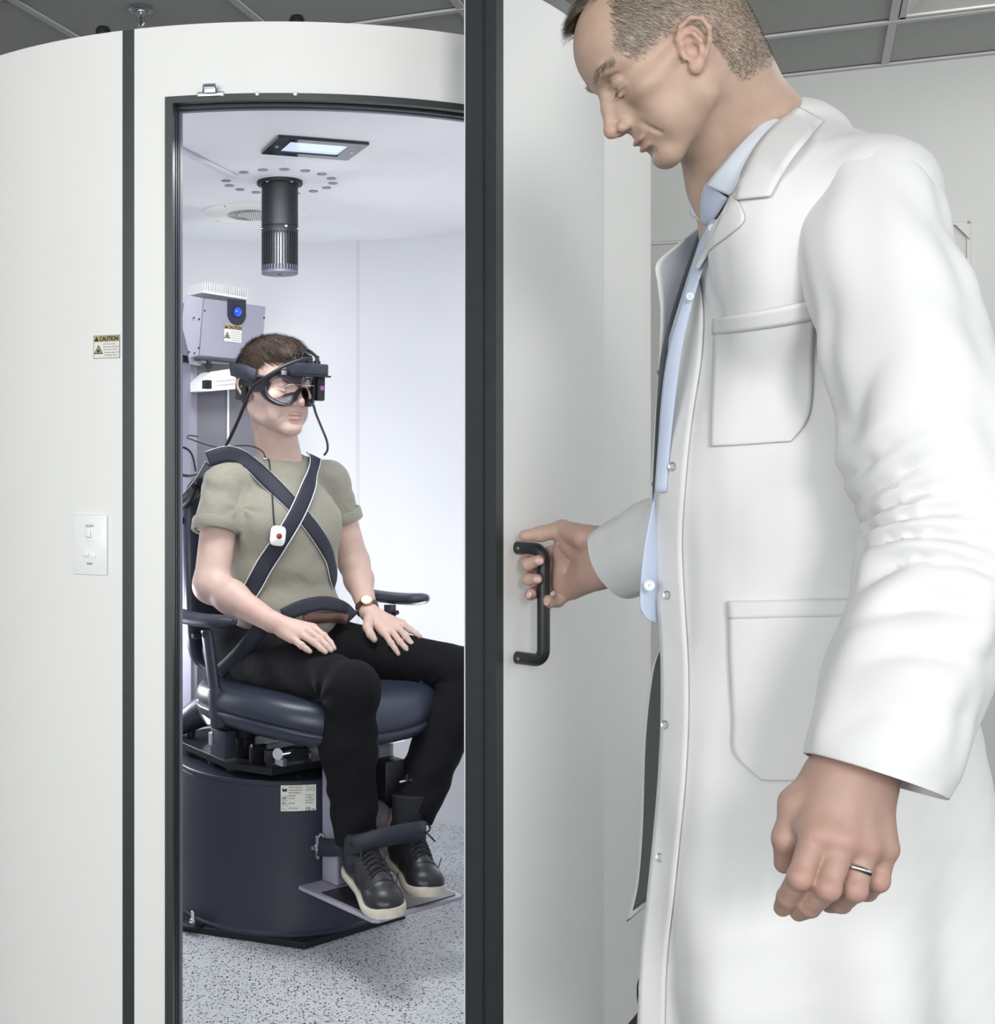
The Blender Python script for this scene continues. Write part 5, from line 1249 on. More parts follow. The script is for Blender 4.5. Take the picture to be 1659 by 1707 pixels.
tr_.inputs[0].default_value = (0.45, 0.45, 0.50, 1); gl_.inputs['Roughness'].default_value = 0.22; gl_.inputs['Color'].default_value = (0.22, 0.22, 0.25, 1); fz.inputs[0].default_value = 1.5
nt.links.new(fz.outputs[0], mx.inputs[0]); nt.links.new(tr_.outputs[0], mx.inputs[1]); nt.links.new(gl_.outputs[0], mx.inputs[2]); nt.links.new(mx.outputs[0], o_.inputs[0])
G().grid(rows, closed=True).build('lens', M_lens, gg, smooth=180)
# strap around the head
st = []
for t in np.linspace(0, 1, 21):
    a = R_(52)+t*R_(256); x_ = math.sin(a)*0.087; y_ = -0.012+math.cos(a)*0.108
    z_ = 0.016+0.020*math.sin(t*PI)
    st.append((x_, y_, z_))
rows = [[HL((x*1.0, y, z-0.017)), HL((x*1.02, y*1.02, z)), HL((x*1.0, y, z+0.017))] for x, y, z in st]
G().grid(rows).build('strap', M_strap, gg, solid=0.003, smooth=180)
# strap block near the temple and loose strap tail sticking out behind
for sx in (-1, 1):
    G().box(HL((sx*0.080, 0.045, 0.012)), (0.010, 0.040, 0.036), (hl, hf, hu), bev=0.003).build('temple_block', M_blackplastic, gg)
G().grid([[P(384, 605, 3.00), P(387, 626, 3.00)], [P(398, 606, 2.96), P(398, 630, 2.96)], [P(412, 609, 2.93), P(412, 634, 2.93)], [P(428, 616, 2.915), P(426, 642, 2.915)]]).build('strap_tail', M_strap, gg, solid=0.004)
G().box(HL((-0.082, -0.030, 0.0)), (0.016, 0.045, 0.050), (hl, hf, hu), bev=0.006).build('rear_pad', M_blackplastic, gg)
# camera bar above
bz_ = HL((0.014, 0.120, 0.050)); g = G().box(bz_, (0.098, 0.040, 0.028), (hl, hf, hu), bev=0.004); g.build('camera_bar', M_drum, gg)
G().box(HL((0.014, 0.138, 0.034)), (0.102, 0.020, 0.004), (hl, hf, hu), bev=0.001).build('bar_lip', M_blackplastic, gg)
for x_ in (-0.022, -0.001, 0.024, 0.046):
    G().lathe(HL((x_, 0.118, 0.066)), hu, [(0.008, 0), (0.008, 0.006), (0.0055, 0.008), (0.0045, 0.016), (0.006, 0.018)], 16).build('cable_plug', M_blackplastic, gg)
for a, b_ in ((-0.022, 0.024), (-0.001, 0.046)):
    pts = [HL((a+(b_-a)*t, 0.118-0.012*math.sin(PI*t), 0.082+0.018*math.sin(PI*t))) for t in np.linspace(0, 1, 12)]; G().tube(pts, 0.0038, 10).build('cable_loop', M_cable, gg)
G().box(HL((-0.050, 0.112, 0.040)), (0.014, 0.006, 0.010), (hl, hf, hu), bev=0.001).build('clip', M_steel, gg)
for x_ in (0.040, ): 
    G().box(HL((x_+0.012, 0.122, 0.005)), (0.022, 0.018, 0.060), (hl, hf, hu), bev=0.004).build('side_camera', M_blackplastic, gg)
    G().lathe(HL((x_+0.012, 0.131, 0.005)), hf, [(0.006, 0), (0.006, 0.003), (0.004, 0.004)], 16).build('camera_lens', mat('violet_lens', rgb(150, 90, 150), 0.2), gg)
# reflecting mirror line across the lens
G().tube([HL((-0.052, 0.108, 0.000)), HL((-0.038, 0.122, 0.012)), HL((-0.005, 0.134, 0.010)), HL((0.03, 0.130, 0.010))], 0.0007, 6).build('mirror_edge', M_steel, gg)
# thick cables
cbl = thing('goggle_cable', 'thick black cable from the goggles down behind the man\'s right shoulder', 'cable', P(350, 780, 3.0))
def cable(pts, r, parent, nm='cable_run'): return G().tube(cr([P(*p) for p in pts], 6), r, 10).build(nm, M_cable, parent, smooth=180)
cable([(520, 598, 2.90), (500, 600, 2.88), (470, 612, 2.86), (445, 628, 2.86), (425, 642, 2.88), (414, 660, 2.90), (392, 712, 2.96), (366, 762, 3.03), (340, 786, 3.08), (318, 794, 3.12), (296, 790, 3.16)], 0.0042, cbl)
cb2 = thing('goggle_cable', 'thin dark cable hanging from the goggles behind the man\'s left shoulder', 'cable', P(540, 700, 3.0))
cable([(523, 676, 2.93), (527, 690, 2.96), (536, 712, 3.02), (545, 735, 3.09), (546, 750, 3.14), (541, 758, 3.18)], 0.0030, cb2)
cb3 = thing('power_cable', 'black cable looping in beside the door frame level with the man\'s shoulder', 'cable', P(310, 750, 3.2))
cable([(296, 746, 3.2), (306, 746, 3.2), (316, 752, 3.22), (322, 764, 3.25), (326, 785, 3.3)], 0.0028, cb3)
# horizontal bar to the left of the backrest
B('back_rail', 306, 868, 3.14, (0.012, 0.05, 0.018), M_blackmetal, 0.001)
# ================================================================ STANDING MAN IN THE WHITE COAT
doc = thing('person', 'tall balding man in white lab coat and blue shirt, looking down, gripping the door handle', 'person', (0.55, 1.43, 0))
DS = 0.85; pit = R_(38); hh = Vector((-0.985, 0.06, 0)).normalized(); LD = Vector((-hh.y, hh.x, 0))
dfw = (hh*math.cos(pit)-UP*math.sin(pit)).normalized(); dup = (hh*math.sin(pit)+UP*math.cos(pit)).normalized(); dle = dup.cross(dfw)
if dle.dot(LD) < 0: dle = -dle
DH = P(1114, 95, 1.36)
def DL_(p): return DH+(dle*p[0]+dfw*p[1]+dup*p[2])*DS
fd = Vector((-0.97, -0.24, 0)).normalized(); ld = Vector((-fd.y, fd.x, 0)); TF = (fd, ld, UP)
S2 = Sdf(); S2.frame(DH, dle, dfw, dup, DS); head(S2, gaze='down', mouth_open=0.0025, brow=1.0, smile=1.0); ear(S2, 1, R_(26), 0.014, -0.018); ear(S2, -1, R_(26), 0.014, -0.018); S2.noframe()
NB = P(1262, 262, 1.425)
S2.cap(DL_((0, -0.035, -0.035)), NB, 0.054, 0.056, 0.02); S2.cap(DL_((0, -0.055, -0.01)), NB+Vector((0.004, 0, 0.0)), 0.046, 0.050, 0.02)
S2.cap(DL_((0.052, -0.012, -0.030)), P(1205, 268, 1.375), 0.016, 0.013, 0.012)   # neck muscle
S2.cap(DL_((0.0, 0.020, -0.075)), P(1190, 300, 1.42), 0.026, 0.028, 0.018)
S2.cap(NB, P(1330, 900, 1.43), 0.07, 0.08, 0.03)
# near (left) hand --------------------------------------------------
wl = P(1420, 1292, 1.088)
S2.cap(P(1555, 900, 1.13), P(1475, 1180, 1.10), 0.038, 0.030, 0.01); S2.cap(P(1475, 1180, 1.10), wl, 0.030, 0.029, 0.02)
S2.cap(P(1398, 1300, 1.090), P(1442, 1300, 1.088), 0.024, 0.024, 0.02)
mcp = [P(1360, 1388, 1.062), P(1405, 1400, 1.056), P(1442, 1406, 1.060), P(1472, 1412, 1.072)]
fing = [[P(1334, 1462, 1.050), P(1313, 1496, 1.070), P(1304, 1514, 1.083)],
        [P(1380, 1480, 1.043), P(1350, 1512, 1.066), P(1331, 1522, 1.082)],
        [P(1424, 1482, 1.050), P(1402, 1505, 1.074), P(1382, 1508, 1.092)],
        [P(1461, 1466, 1.066), P(1445, 1485, 1.086), P(1425, 1490, 1.100)]]
wb_ = [P(1392, 1302, 1.082), P(1408, 1302, 1.078), P(1428, 1303, 1.078), P(1446, 1306, 1.084)]
for m_, f_, w0 in zip(mcp, fing, wb_):
    S2.cap(w0, m_, 0.0185, 0.0125, 0.014); S2.cap(w0+Vector((0, 0.012, 0)), m_+Vector((0, 0.012, 0)), 0.016, 0.012, 0.014)
    S2.chain([m_]+f_, [0.0118, 0.0100, 0.0088, 0.0072], 0.0025); S2.ell(f_[0]+Vector((0, -0.001, 0)), (0.0101, 0.0101, 0.0101), 0.004); S2.ell(m_+Vector((0, -0.005, 0)), (0.0095, 0.009, 0.0095), 0.006)
    # tendon of the back of the hand
    S2.cap(w0.lerp(m_, 0.25)+Vector((0, -0.0135, 0)), m_+Vector((0, -0.009, 0)), 0.0030, 0.0030, 0.007)
    d_ = (f_[0]-m_).normalized(); s_ = d_.cross(Vector((0, 1, 0))).normalized()
    for t_ in (-0.0022, 0.0022): S2.cap(f_[0]+Vector((0, -0.0125, 0))+d_*t_-s_*0.004, f_[0]+Vector((0, -0.0125, 0))+d_*t_+s_*0.004, 0.0005, 0.0005, 0.0015, neg=True)
S2.cap(fing[0][0].lerp(fing[1][0], 0.5)+Vector((0, 0.010, 0)), fing[0][1].lerp(fing[1][1], 0.5)+Vector((0, 0.008, 0)), 0.009, 0.008, 0.004)
S2.cap(mcp[0].lerp(mcp[1], 0.5), mcp[2].lerp(mcp[3], 0.5), 0.0115, 0.011, 0.012)
S2.chain([P(1372, 1305, 1.100), P(1326, 1340, 1.092), P(1311, 1398, 1.090), P(1307, 1440, 1.100)], [0.018, 0.0128, 0.0108, 0.0085], 0.008)
S2.cap(P(1350, 1330, 1.09), P(1352, 1378, 1.078), 0.011, 0.011, 0.012)
for a, b_ in ((P(1438, 1330, 1.057), P(1425, 1378, 1.052)), (P(1438, 1330, 1.057), P(1458, 1352, 1.060)), (P(1458, 1352, 1.060), P(1462, 1395, 1.058)), (P(1405, 1325, 1.062), P(1438, 1330, 1.057))):
    S2.cap(a, b_, 0.0022, 0.0020, 0.004)
# far (right) hand on the handle ---------------------------------------
wr = P(1016, 942, 1.925)
S2.cap(P(1150, 885, 1.84), wr, 0.036, 0.030, 0.02)
bar = Vector((BAR.x, BAR.y, 0))
toC = (Vector((0, 0, 0))-bar).normalized()
def bp(px, py, dD): return P(px, py, bar.y+dD)
# palm
S2.cap(P(1000, 925, 1.93), bp(952, 912, -0.004), 0.028, 0.020, 0.02); S2.cap(P(1000, 950, 1.93), bp(950, 968, 0.004), 0.026, 0.018, 0.02)
S2.cap(P(985, 962, 1.94), bp(955, 984, 0.006), 0.018, 0.014, 0.02)
S2.cap(bp(940, 915, 0.004), bp(938, 975, 0.012), 0.016, 0.015, 0.02); S2.cap(P(995, 900, 1.92), bp(944, 893, -0.014), 0.022, 0.017, 0.015)
S2.ell(bp(966, 905, -0.022), (0.024, 0.014, 0.019), 0.016)
# thumb lying on top of the handle's upper arm
S2.chain([P(975, 896, 1.925), bp(938, 882, -0.014), bp(902, 890, -0.010), bp(875, 893, -0.006)], [0.020, 0.0142, 0.0118, 0.0092], 0.006)
# fingers hook behind the bar and come back in front of it
S2.chain([bp(935, 918, 0.016), bp(908, 924, 0.030), bp(878, 935, 0.018), bp(880, 941, -0.006), bp(898, 934, -0.020)], [0.0125, 0.0112, 0.0108, 0.0102, 0.0085], 0.003)
S2.chain([bp(935, 938, 0.018), bp(908, 952, 0.030), bp(884, 962, 0.020), bp(882, 966, -0.004), bp(896, 965, -0.018)], [0.0120, 0.0108, 0.0102, 0.0098, 0.0082], 0.003)
S2.chain([bp(938, 962, 0.018), bp(912, 978, 0.028), bp(890, 988, 0.018), bp(885, 991, 0.002), bp(886, 989, -0.010)], [0.0115, 0.0102, 0.0096, 0.0090, 0.0080], 0.003)
S2.chain([bp(950, 985, 0.012), bp(930, 1002, 0.006), bp(917, 1004, -0.006), bp(914, 1000, -0.012)], [0.0115, 0.0098, 0.0090, 0.0082], 0.003)
# palm creases
for ch in ([bp(928, 912, -0.017), bp(940, 930, -0.022), bp(958, 936, -0.026), bp(985, 940, -0.030)], [bp(926, 925, -0.012), bp(940, 945, -0.017), bp(952, 968, -0.016), bp(962, 985, -0.014)], [bp(932, 905, -0.020), bp(945, 900, -0.026), bp(950, 888, -0.028)]):
    S2.chain(ch, [0.0012]*len(ch), 0.004, neg=True)
V, Q = S2.mesh(0.0019); N = vnormals(V, Q)
Lc = (V-np.array(DH))@np.array([dle, dfw, dup]).T/DS
base_ = np.array(rgb(184, 156, 138)[:3]); col = np.tile(base_, (len(V), 1)); hf3 = np.array(rgb(192, 152, 140)[:3])
def blend(w_, c, s_): 
    global col
    w_ = (np.clip(w_, 0, 1)*s_)[:, None]; col = col*(1-w_)+np.array(c[:3])*w_
blend(lips_mask(Lc), rgb(166, 112, 108), 0.6)
inhead = (np.linalg.norm(Lc, axis=1) < 0.2).astype(float)
blend(inhead*np.exp(-((np.abs(Lc[:, 0])-0.082)/0.012)**2)*np.exp(-((Lc[:, 1]+0.012)/0.03)**2)*(np.abs(Lc[:, 2]) < 0.045), rgb(206, 158, 146), 0.45)
blend(inhead*np.exp(-(Lc[:, 0]/0.014)**2)*np.exp(-((Lc[:, 1]-0.115)/0.014)**2)*np.exp(-((Lc[:, 2]+0.032)/0.014)**2), rgb(196, 142, 130), 0.5)
# stubble shadow and eyebrows as skin colour
blend(inhead*np.exp(-((Lc[:, 2]+0.085)/0.03)**2)*(Lc[:, 1] > 0.02), rgb(168, 146, 130), 0.30)
for hx, hc in ((P(1400, 1400, 1.07), rgb(172, 140, 127)), (P(940, 940, 1.95), rgb(200, 166, 152))):  # light evened out in the skin colour: near hand darkened, far hand lightened
    blend(np.clip((0.13-np.linalg.norm(V-np.array(hx), axis=1))/0.05, 0, 1), hc, 0.85)
for m_, f_ in zip(mcp, fing):
    for q_ in (m_, f_[0]): blend(np.exp(-(np.linalg.norm(V-np.array(q_+Vector((0, -0.009, 0))), axis=1)/0.009)**2), rgb(186, 136, 126), 0.55)
# scalp tint where the hair grows
yb = np.array([-0.12, -0.051, -0.032, -0.027, -0.025, -0.0235, -0.0105, 0.0207, 0.045, 0.062, 0.0756, 0.09]); zb_ = np.array([-0.094, -0.094, -0.087, -0.072, -0.043, -0.0165, 0.010, 0.0125, 0.008, 0.008, 0.045, 0.2])
def hairmask(L, soft=0.016):
    zb2 = np.interp(L[:, 1], yb, zb_); m1 = np.clip((L[:, 2]-zb2)/soft, 0, 1)
    yfront = np.interp(L[:, 2], [0.01, 0.045, 0.082, 0.10, 0.135], [0.062, 0.074, 0.050, 0.036, 0.030])+0.012*np.exp(-(L[:, 0]/0.025)**2)
    m2 = np.clip((yfront-L[:, 1])/soft, 0, 1); r_ = np.linalg.norm(L-np.array([0, -0.01, 0.03]), axis=1)
    m3 = ((r_ < 0.15)&(L[:, 2] > -0.097)).astype(float)
    eark = 1-np.clip((np.abs(L[:, 0])-0.078)/0.003, 0, 1)*(np.linalg.norm(L[:, 1:]-np.array([0.0, -0.018]), axis=1) < 0.043)
    return m1*m2*m3*eark
hm = hairmask(Lc)
blend(hm, rgb(150, 130, 112), 0.55)
dbody = npmesh('body', V, Q, M_skin, doc, col)
# eyeball under the lid, eyebrow hairs, lashes
for sx in (-1, 1): G().sphere(DL_((sx*0.0315, 0.0735, 0.0060)), 0.0110, 20).build('eye', M_eye, doc, smooth=180)
sel = hm > np.random.RandomState(3).uniform(0.05, 0.95, len(hm))**0.8
def comb(p, n, r):
    L = (p-np.array(DH))@np.array([dle, dfw, dup]).T/DS
    side = np.abs(L[:, 0]) > 0.045
    d = np.where(side[:, None], np.array([0, -0.45, -1.0]), np.array([0, 0.8, 0.2]))
    return d@np.array([dle, dfw, dup])
def hcol(p, r):
    g = r.uniform(0, 1, (len(p), 1)); a = np.array(rgb(138, 122, 106)[:3]); b_ = np.array(rgb(190, 182, 170)[:3]); c = np.array(rgb(104, 90, 78)[:3])
    return np.where(g < 0.5, a, np.where(g < 0.78, b_, c))
def hlen(p):
    L = (p-np.array(DH))@np.array([dle, dfw, dup]).T/DS
    return 0.004+0.012*np.clip((L[:, 2]-0.01)/0.08, 0, 1)
hs = hair_strands('hair', V[sel], N[sel], Lc[sel], comb, hlen, 0.00042, M_hairtint, doc, 70000, 5, colf=hcol, lift=0.22, jitter=0.18)
# tuft of longer front hair on the far side
tv = np.abs(Lc[:, 0]+0.012) < 0.030; tv &= (Lc[:, 1] > 0.012)&(Lc[:, 1] < 0.05)&(Lc[:, 2] > 0.09)
if tv.sum() > 10:
    hair_strands('front_tuft', V[tv], N[tv], Lc[tv], lambda p, n, r: np.tile(np.array(dfw+dup*0.9-dle*0.25), (len(p), 1))+r.normal(size=p.shape)*0.12, 0.036, 0.0007, M_hairtint, doc, 2600, 9, colf=hcol, lift=0.6, jitter=0.10, segs=3)
bz = ((np.abs(Lc[:, 0]) > 0.012)&(np.abs(Lc[:, 0]) < 0.052)&(np.abs(Lc[:, 2]-0.029-0.006*np.sin((np.abs(Lc[:, 0])-0.012)/0.04*PI)) < 0.004)&(Lc[:, 1] > 0.05))
hair_strands('eyebrows', V[bz], N[bz], Lc[bz], lambda p, n, r: (np.sign(((p-np.array(DH))@np.array(dle)))[:, None]*np.array(dle)+np.array(dup)*0.3), 0.0075, 0.0005, M_hairtint, doc, 420, 11, colf=lambda p, r: np.array(rgb(140, 122, 106)[:3])*r.uniform(0.7, 1.3, (len(p), 1)), lift=0.15, jitter=0.12)
lsh = G()
for sx in (-1, 1):
    for k in range(16):
        t = k/15; x_ = 0.019+0.026*t; y_ = 0.0905-0.0105*abs(2*t-0.9)**1.6; o_ = DL_((sx*x_, y_, 0.0015)); lsh.tube([o_, o_+(dfw*0.0022-dup*0.0025+dle*sx*0.0006), o_+(dfw*0.0042-dup*0.0032+dle*sx*0.001)], [0.00022, 0.00016, 0.00006], 4)
lsh.build('eyelashes', M_hairbrown, doc)['kind'] = 'stuff'
# nails
M_nail = mat('nail', rgb(214, 178, 168), 0.3)
def nail(c, n_, d_, s=1.0, nm='nail'):
    n_ = n_.normalized(); d_ = (d_-n_*d_.dot(n_)).normalized(); x_ = n_.cross(d_); rows = []
    for i in range(7):
        v = -1+2*i/6; wd = math.sqrt(max(0.12, 1-(abs(v)**3.0)))*0.0056*s; rows.append([c+d_*(v*0.0062*s)+x_*(wd*u_)+n_*(0.0012*(1-u_*u_)*s) for u_ in (-1, -0.5, 0, 0.5, 1)])
    G().grid(rows).build(nm, M_nail, doc, solid=0.0006, smooth=180)
toCam = (Vector((0, 0, EYE))-P(900, 940, 1.97)).normalized(); rgt = Vector((1, 0, 0))
nail(bp(899, 935, -0.0285), toCam, Vector((1, 0, -0.05)), 1.15); nail(bp(896, 966, -0.0262), toCam, Vector((1, 0, -0.1)), 1.05)
nail(bp(882, 991, -0.0175), toCam+Vector((-0.5, 0, 0)), Vector((0.4, 0, 0.8)), 0.95)
nail(bp(911, 1004, -0.0165), toCam+Vector((-0.5, 0, -0.2)), Vector((-0.2, 0, 0.8)), 0.9)
# wedding ring
rc = P(1428, 1449, 1.0535); rd_ = (fing[2][0]-mcp[2]).normalized(); u_ = rd_.cross(Vector((0, 1, 0))).normalized(); w_ = u_.cross(rd_)
rg = thing('wedding_ring', 'silver wedding ring on the hanging left hand of the coated man', 'ring', rc)
rows = []
for a in np.linspace(0, 2*PI, 49):
    e_ = u_*math.cos(a)+w_*math.sin(a); rows.append([rc+e_*(0.0112+h_)+rd_*x_ for x_, h_ in ((-0.0024, 0), (-0.0020, 0.0012), (0, 0.0017), (0.0020, 0.0012), (0.0024, 0))])
G().grid(rows).build('band', mat('ring_silver', rgb(205, 202, 195), 0.22, 1.0), rg, smooth=60)

# ---------------------------------------------------------------- cloth
M_coat = mat('white_cotton', rgb(220, 220, 219), 0.85, bump=0.12, bscale=1400, sheen=0.1)
M_shirtb = mat('pale_blue_cotton', rgb(186, 197, 216), 0.8, bump=0.15, bscale=1400, sheen=0.1)
M_collar = mat('pale_collar_cotton', rgb(214, 223, 233), 0.8, bump=0.12, bscale=1400)
M_ctrous = mat('grey_trousers', rgb(70, 72, 76), 0.9, bump=0.2, bscale=1200)
def snapx(V, xs, ys, keep_left=False):
    D = V[:, 1]; px = CX+V[:, 0]/D*F; py = HY-(V[:, 2]-EYE)/D*F; xe = np.interp(py, ys, xs)
    m = (px < xe); V[m, 0] += (xe[m]-px[m])*D[m]/F; return V
CT = Sdf()
def CE(c, r, k=0.04, neg=False): CT.ell(c, r, k, neg, ax=(fd, ld, UP))
CE((0.565, 1.43, 1.30), (0.135, 0.185, 0.17)); CE((0.545, 1.43, 1.10), (0.145, 0.185, 0.22)); CE((0.555, 1.42, 0.85), (0.165, 0.205, 0.30)); CE((0.565, 1.42, 0.62), (0.195, 0.225, 0.36))
SN = P(1452, 338, 1.245); SF = P(1235, 330, 1.60)
NC = P(1305, 285, 1.43)
CT.cap(NC, SN, 0.055, 0.060, 0.04); CT.cap(P(1335, 280, 1.41), P(1452, 318, 1.27), 0.052, 0.052, 0.03); CT.cap(NC, SF, 0.050, 0.05, 0.04); CT.cap(NC+UP*0.0, NC-UP*0.12, 0.075, 0.10, 0.04)
CT.ell(P(1300, 420, 1.315), (0.075, 0.075, 0.10), 0.05)
V, Q = CT.mesh(0.0042); N = vnormals(V, Q)
th_ = np.arctan2((V[:, 1]-1.43), (V[:, 0]-0.56)); zz = V[:, 2]
sk = np.clip((1.0-zz)/0.4, 0, 1)
disp = sk*0.013*np.sin(th_*8+1.5*np.sin(zz*3)+1.2*fbm(V, 31, 1, 1.2))+0.006*fbm(V, 33, 2, 3.0)+0.0015*fbm(V, 34, 2, 10)
# long soft folds running from the near shoulder down to the front edge
pxv = CX+V[:, 0]/V[:, 1]*F; pyv = HY-(zz-EYE)/V[:, 1]*F
dg = (pxv-1250)+(pyv-300)*0.28
disp += 0.013*np.sin(dg/42.0+0.8*np.sin(pyv/120.0))*np.exp(-((pyv-520)/230)**2)*(V[:, 1] < 1.45)
V = V+N*disp[:, None]
EY = np.array([150, 178, 200, 238, 288, 330, 380, 430, 520, 600, 750, 900, 1000, 1080, 1150, 1300, 1450, 1600, 1720, 1900]); EX = np.array([1345, 1328, 1304, 1270, 1242, 1218, 1186, 1160, 1140, 1124, 1101, 1092, 1096, 1101, 1105, 1098, 1084, 1067, 1062, 1060])
V = snapx(V, EX, EY)
V[:, 2] = np.maximum(V[:, 2], 0.50)
V = relax(V, Q, 1, 0.5)
coat = npmesh('lab_coat', V, Q, M_coat, doc)
bvC = BVHTree.FromPolygons([tuple(v) for v in V], [tuple(q) for q in Q])
def cloth_patch(name, left, right, nu, nv, m, parent, off=0.0018, thick=0.0012, bvs=None, smooth=60):
    """patch laid on the cloth; left and right are (px,py) polylines sampled by fraction"""
    L_ = cr(left, 6) if len(left) > 2 else [tuple(np.array(left[0])+(np.array(left[1])-np.array(left[0]))*t) for t in np.linspace(0, 1, 13)]
    R2 = cr(right, 6) if len(right) > 2 else [tuple(np.array(right[0])+(np.array(right[1])-np.array(right[0]))*t) for t in np.linspace(0, 1, 13)]
    def samp(A, t): x_ = t*(len(A)-1); i = min(int(x_), len(A)-2); f = x_-i; return np.array(A[i])*(1-f)+np.array(A[i+1])*f
    rows = []; last = None
    for j in range(nv+1):
        a = samp(L_, j/nv); b_ = samp(R2, j/nv); row = []
        for i in range(nu+1):
            q_ = a+(b_-a)*i/nu; h = hit(bvs or [bvC], q_[0], q_[1])
            if h is not None:
                nr = h[1].normalized(); nr = nr if nr.dot(Vector((0, 0, EYE))-h[0]) > 0 else -nr; pt = h[0]+nr*off
            else: pt = P(q_[0], q_[1], last.y if last else 1.35)
            last = pt; row.append(pt)
        rows.append(row)
    # smooth depth jumps a little
    for _ in range(2):
        R3 = [[p.copy() for p in r] for r in rows]
        for j in range(1, nv):
            for i in range(1, nu): R3[j][i] = (rows[j][i]*2+rows[j-1][i]+rows[j+1][i]+rows[j][i-1]+rows[j][i+1])/6
        rows = R3
    return G().grid(rows).build(name, m, parent, solid=thick, smooth=smooth)
def poly_line(name, pts, r, m, parent, bvs=None, off=0.0012, n=5):
    out = []
    for q_ in cr(pts, n):
        h = hit(bvs or [bvC], q_[0], q_[1])
        if h: nr = h[1].normalized(); nr = nr if nr.dot(Vector((0, 0, EYE))-h[0]) > 0 else -nr; out.append(h[0]+nr*off)
    if len(out) > 1: return G().tube(out, r, 6).build(name, m, parent, smooth=180)
# front placket along the near edge
ys = [452, 520, 600, 700, 800, 900, 1000, 1100, 1200, 1300, 1400, 1500, 1600, 1700, 1780]
L_ = [(float(np.interp(y, EY, EX))+4, y) for y in ys]; R2 = [(x+6+38*min(1, max(0, (y-445)/110.0)), y) for x, y in L_]
cloth_patch('front_placket', L_, R2, 6, 90, M_coat, coat, off=0.0022, thick=0.002)
# pockets
pk = cloth_patch('breast_pocket', [(1197, 530), (1195, 600), (1190, 690), (1189, 744)], [(1355, 498), (1352, 580), (1350, 690), (1320, 738)], 20, 24, M_coat, coat, off=0.0030, thick=0.0022)
cloth_patch('pocket_hem', [(1197, 530), (1196, 558)], [(1355, 498), (1354, 530)], 20, 4, M_coat, pk, off=0.0052, thick=0.0014)
pk = cloth_patch('hip_pocket', [(1217, 1002), (1219, 1100), (1224, 1200), (1226, 1256), (1272, 1301)], [(1442, 998), (1440, 1100), (1440, 1200), (1440, 1256), (1420, 1301)], 22, 28, M_coat, coat, off=0.0030, thick=0.0022)
cloth_patch('pocket_hem', [(1217, 1002), (1218, 1032)], [(1442, 998), (1442, 1028)], 20, 4, M_coat, pk, off=0.0052, thick=0.0014)
# snaps
for px, py in ((1141, 567), (1126, 778), (1117, 992), (1114, 1208), (1105, 1430)):
    h = hit([bvC], px, py)
    if h:
        nr = h[1].normalized(); nr = nr if nr.dot(Vector((0, 0, EYE))-h[0]) > 0 else -nr; nr = (nr+(Vector((0, 0, EYE))-h[0]).normalized()).normalized()
        G().lathe(h[0]+nr*0.0062, nr, [(0.0050, -0.003), (0.0052, 0.0), (0.0046, 0.0010), (0.0036, 0.0008), (0.0030, 0.0002), (0.001, 0.0001)], 24).build('snap_button', mat('snap_ring', rgb(205, 208, 208), 0.25, 0.7) if 'snap_ring' not in MATS else MATS['snap_ring'], coat)
def sheet(name, A, B_, m, parent, n=5, thick=0.0016, nv=6, bulge=0.0, over=None, gap=0.004):
    A_, B2 = cr(A, n), cr(B_, n); rows = []
    for a, b_ in zip(A_, B2):
        p, q_ = P(*a), P(*b_); cdir = (Vector((0, 0, EYE))-p).normalized(); rows.append([p.lerp(q_, j/nv)+cdir*(bulge*math.sin(PI*j/nv)) for j in range(nv+1)])
    if over:
        o_ = Vector((0, 0, EYE))
        for r in rows:
            for j, p in enumerate(r):
                d = (p-o_).length; dn = (p-o_)/d; hb = None
                for b2 in over:
                    h = b2.ray_cast(o_, dn)
                    if h[0] is not None and (hb is None or h[3] < hb): hb = h[3]
                if hb is not None and hb-gap < d: r[j] = o_+dn*(hb-gap)
    return G().grid(rows).build(name, m, parent, solid=thick, smooth=60)
# coat collar and lapel (near)
sheet('coat_collar', [(1331, 181, 1.40), (1302, 202, 1.322), (1266, 240, 1.298), (1239, 290, 1.300), (1227, 334, 1.318)],
      [(1372, 203, 1.37), (1348, 232, 1.255), (1320, 268, 1.238), (1300, 300, 1.245), (1285, 328, 1.262)], M_coat, coat, thick=0.003, bulge=0.003, over=[bvC], gap=0.006)
sheet('lapel', [(1218, 322, 1.335), (1205, 350, 1.340), (1190, 385, 1.345), (1172, 418, 1.355), (1158, 446, 1.365)],
      [(1231, 338, 1.300), (1239, 366, 1.295), (1214, 392, 1.310), (1184, 416, 1.330), (1162, 450, 1.355)], M_coat, coat, thick=0.002, bulge=0.002, over=[bvC], gap=0.006)
# far lapel and far front panel
sheet('far_front_panel', [(1140, 398, 1.50), (1128, 408, 1.49), (1094, 439, 1.475), (1096, 475, 1.475), (1101, 520, 1.48), (1099, 590, 1.48), (1096, 640, 1.49), (1088, 765, 1.50), (1085, 850, 1.51), (1088, 930, 1.52), (1094, 1010, 1.53), (1101, 1075, 1.56), (1086, 1120, 1.60), (1074, 1230, 1.63), (1069, 1380, 1.65), (1062, 1470, 1.66), (1047, 1536, 1.67)],
      [(1178, 368, 1.56), (1172, 400, 1.56), (1166, 440, 1.56), (1160, 475, 1.56), (1150, 520, 1.56), (1140, 590, 1.57), (1130, 640, 1.57), (1125, 765, 1.58), (1125, 850, 1.59), (1130, 930, 1.60), (1135, 1010, 1.61), (1140, 1075, 1.62), (1140, 1120, 1.60), (1140, 1230, 1.59), (1136, 1380, 1.58), (1130, 1440, 1.57), (1125, 1470, 1.56)], M_coat, coat, thick=0.0025, bulge=0.006, nv=10)
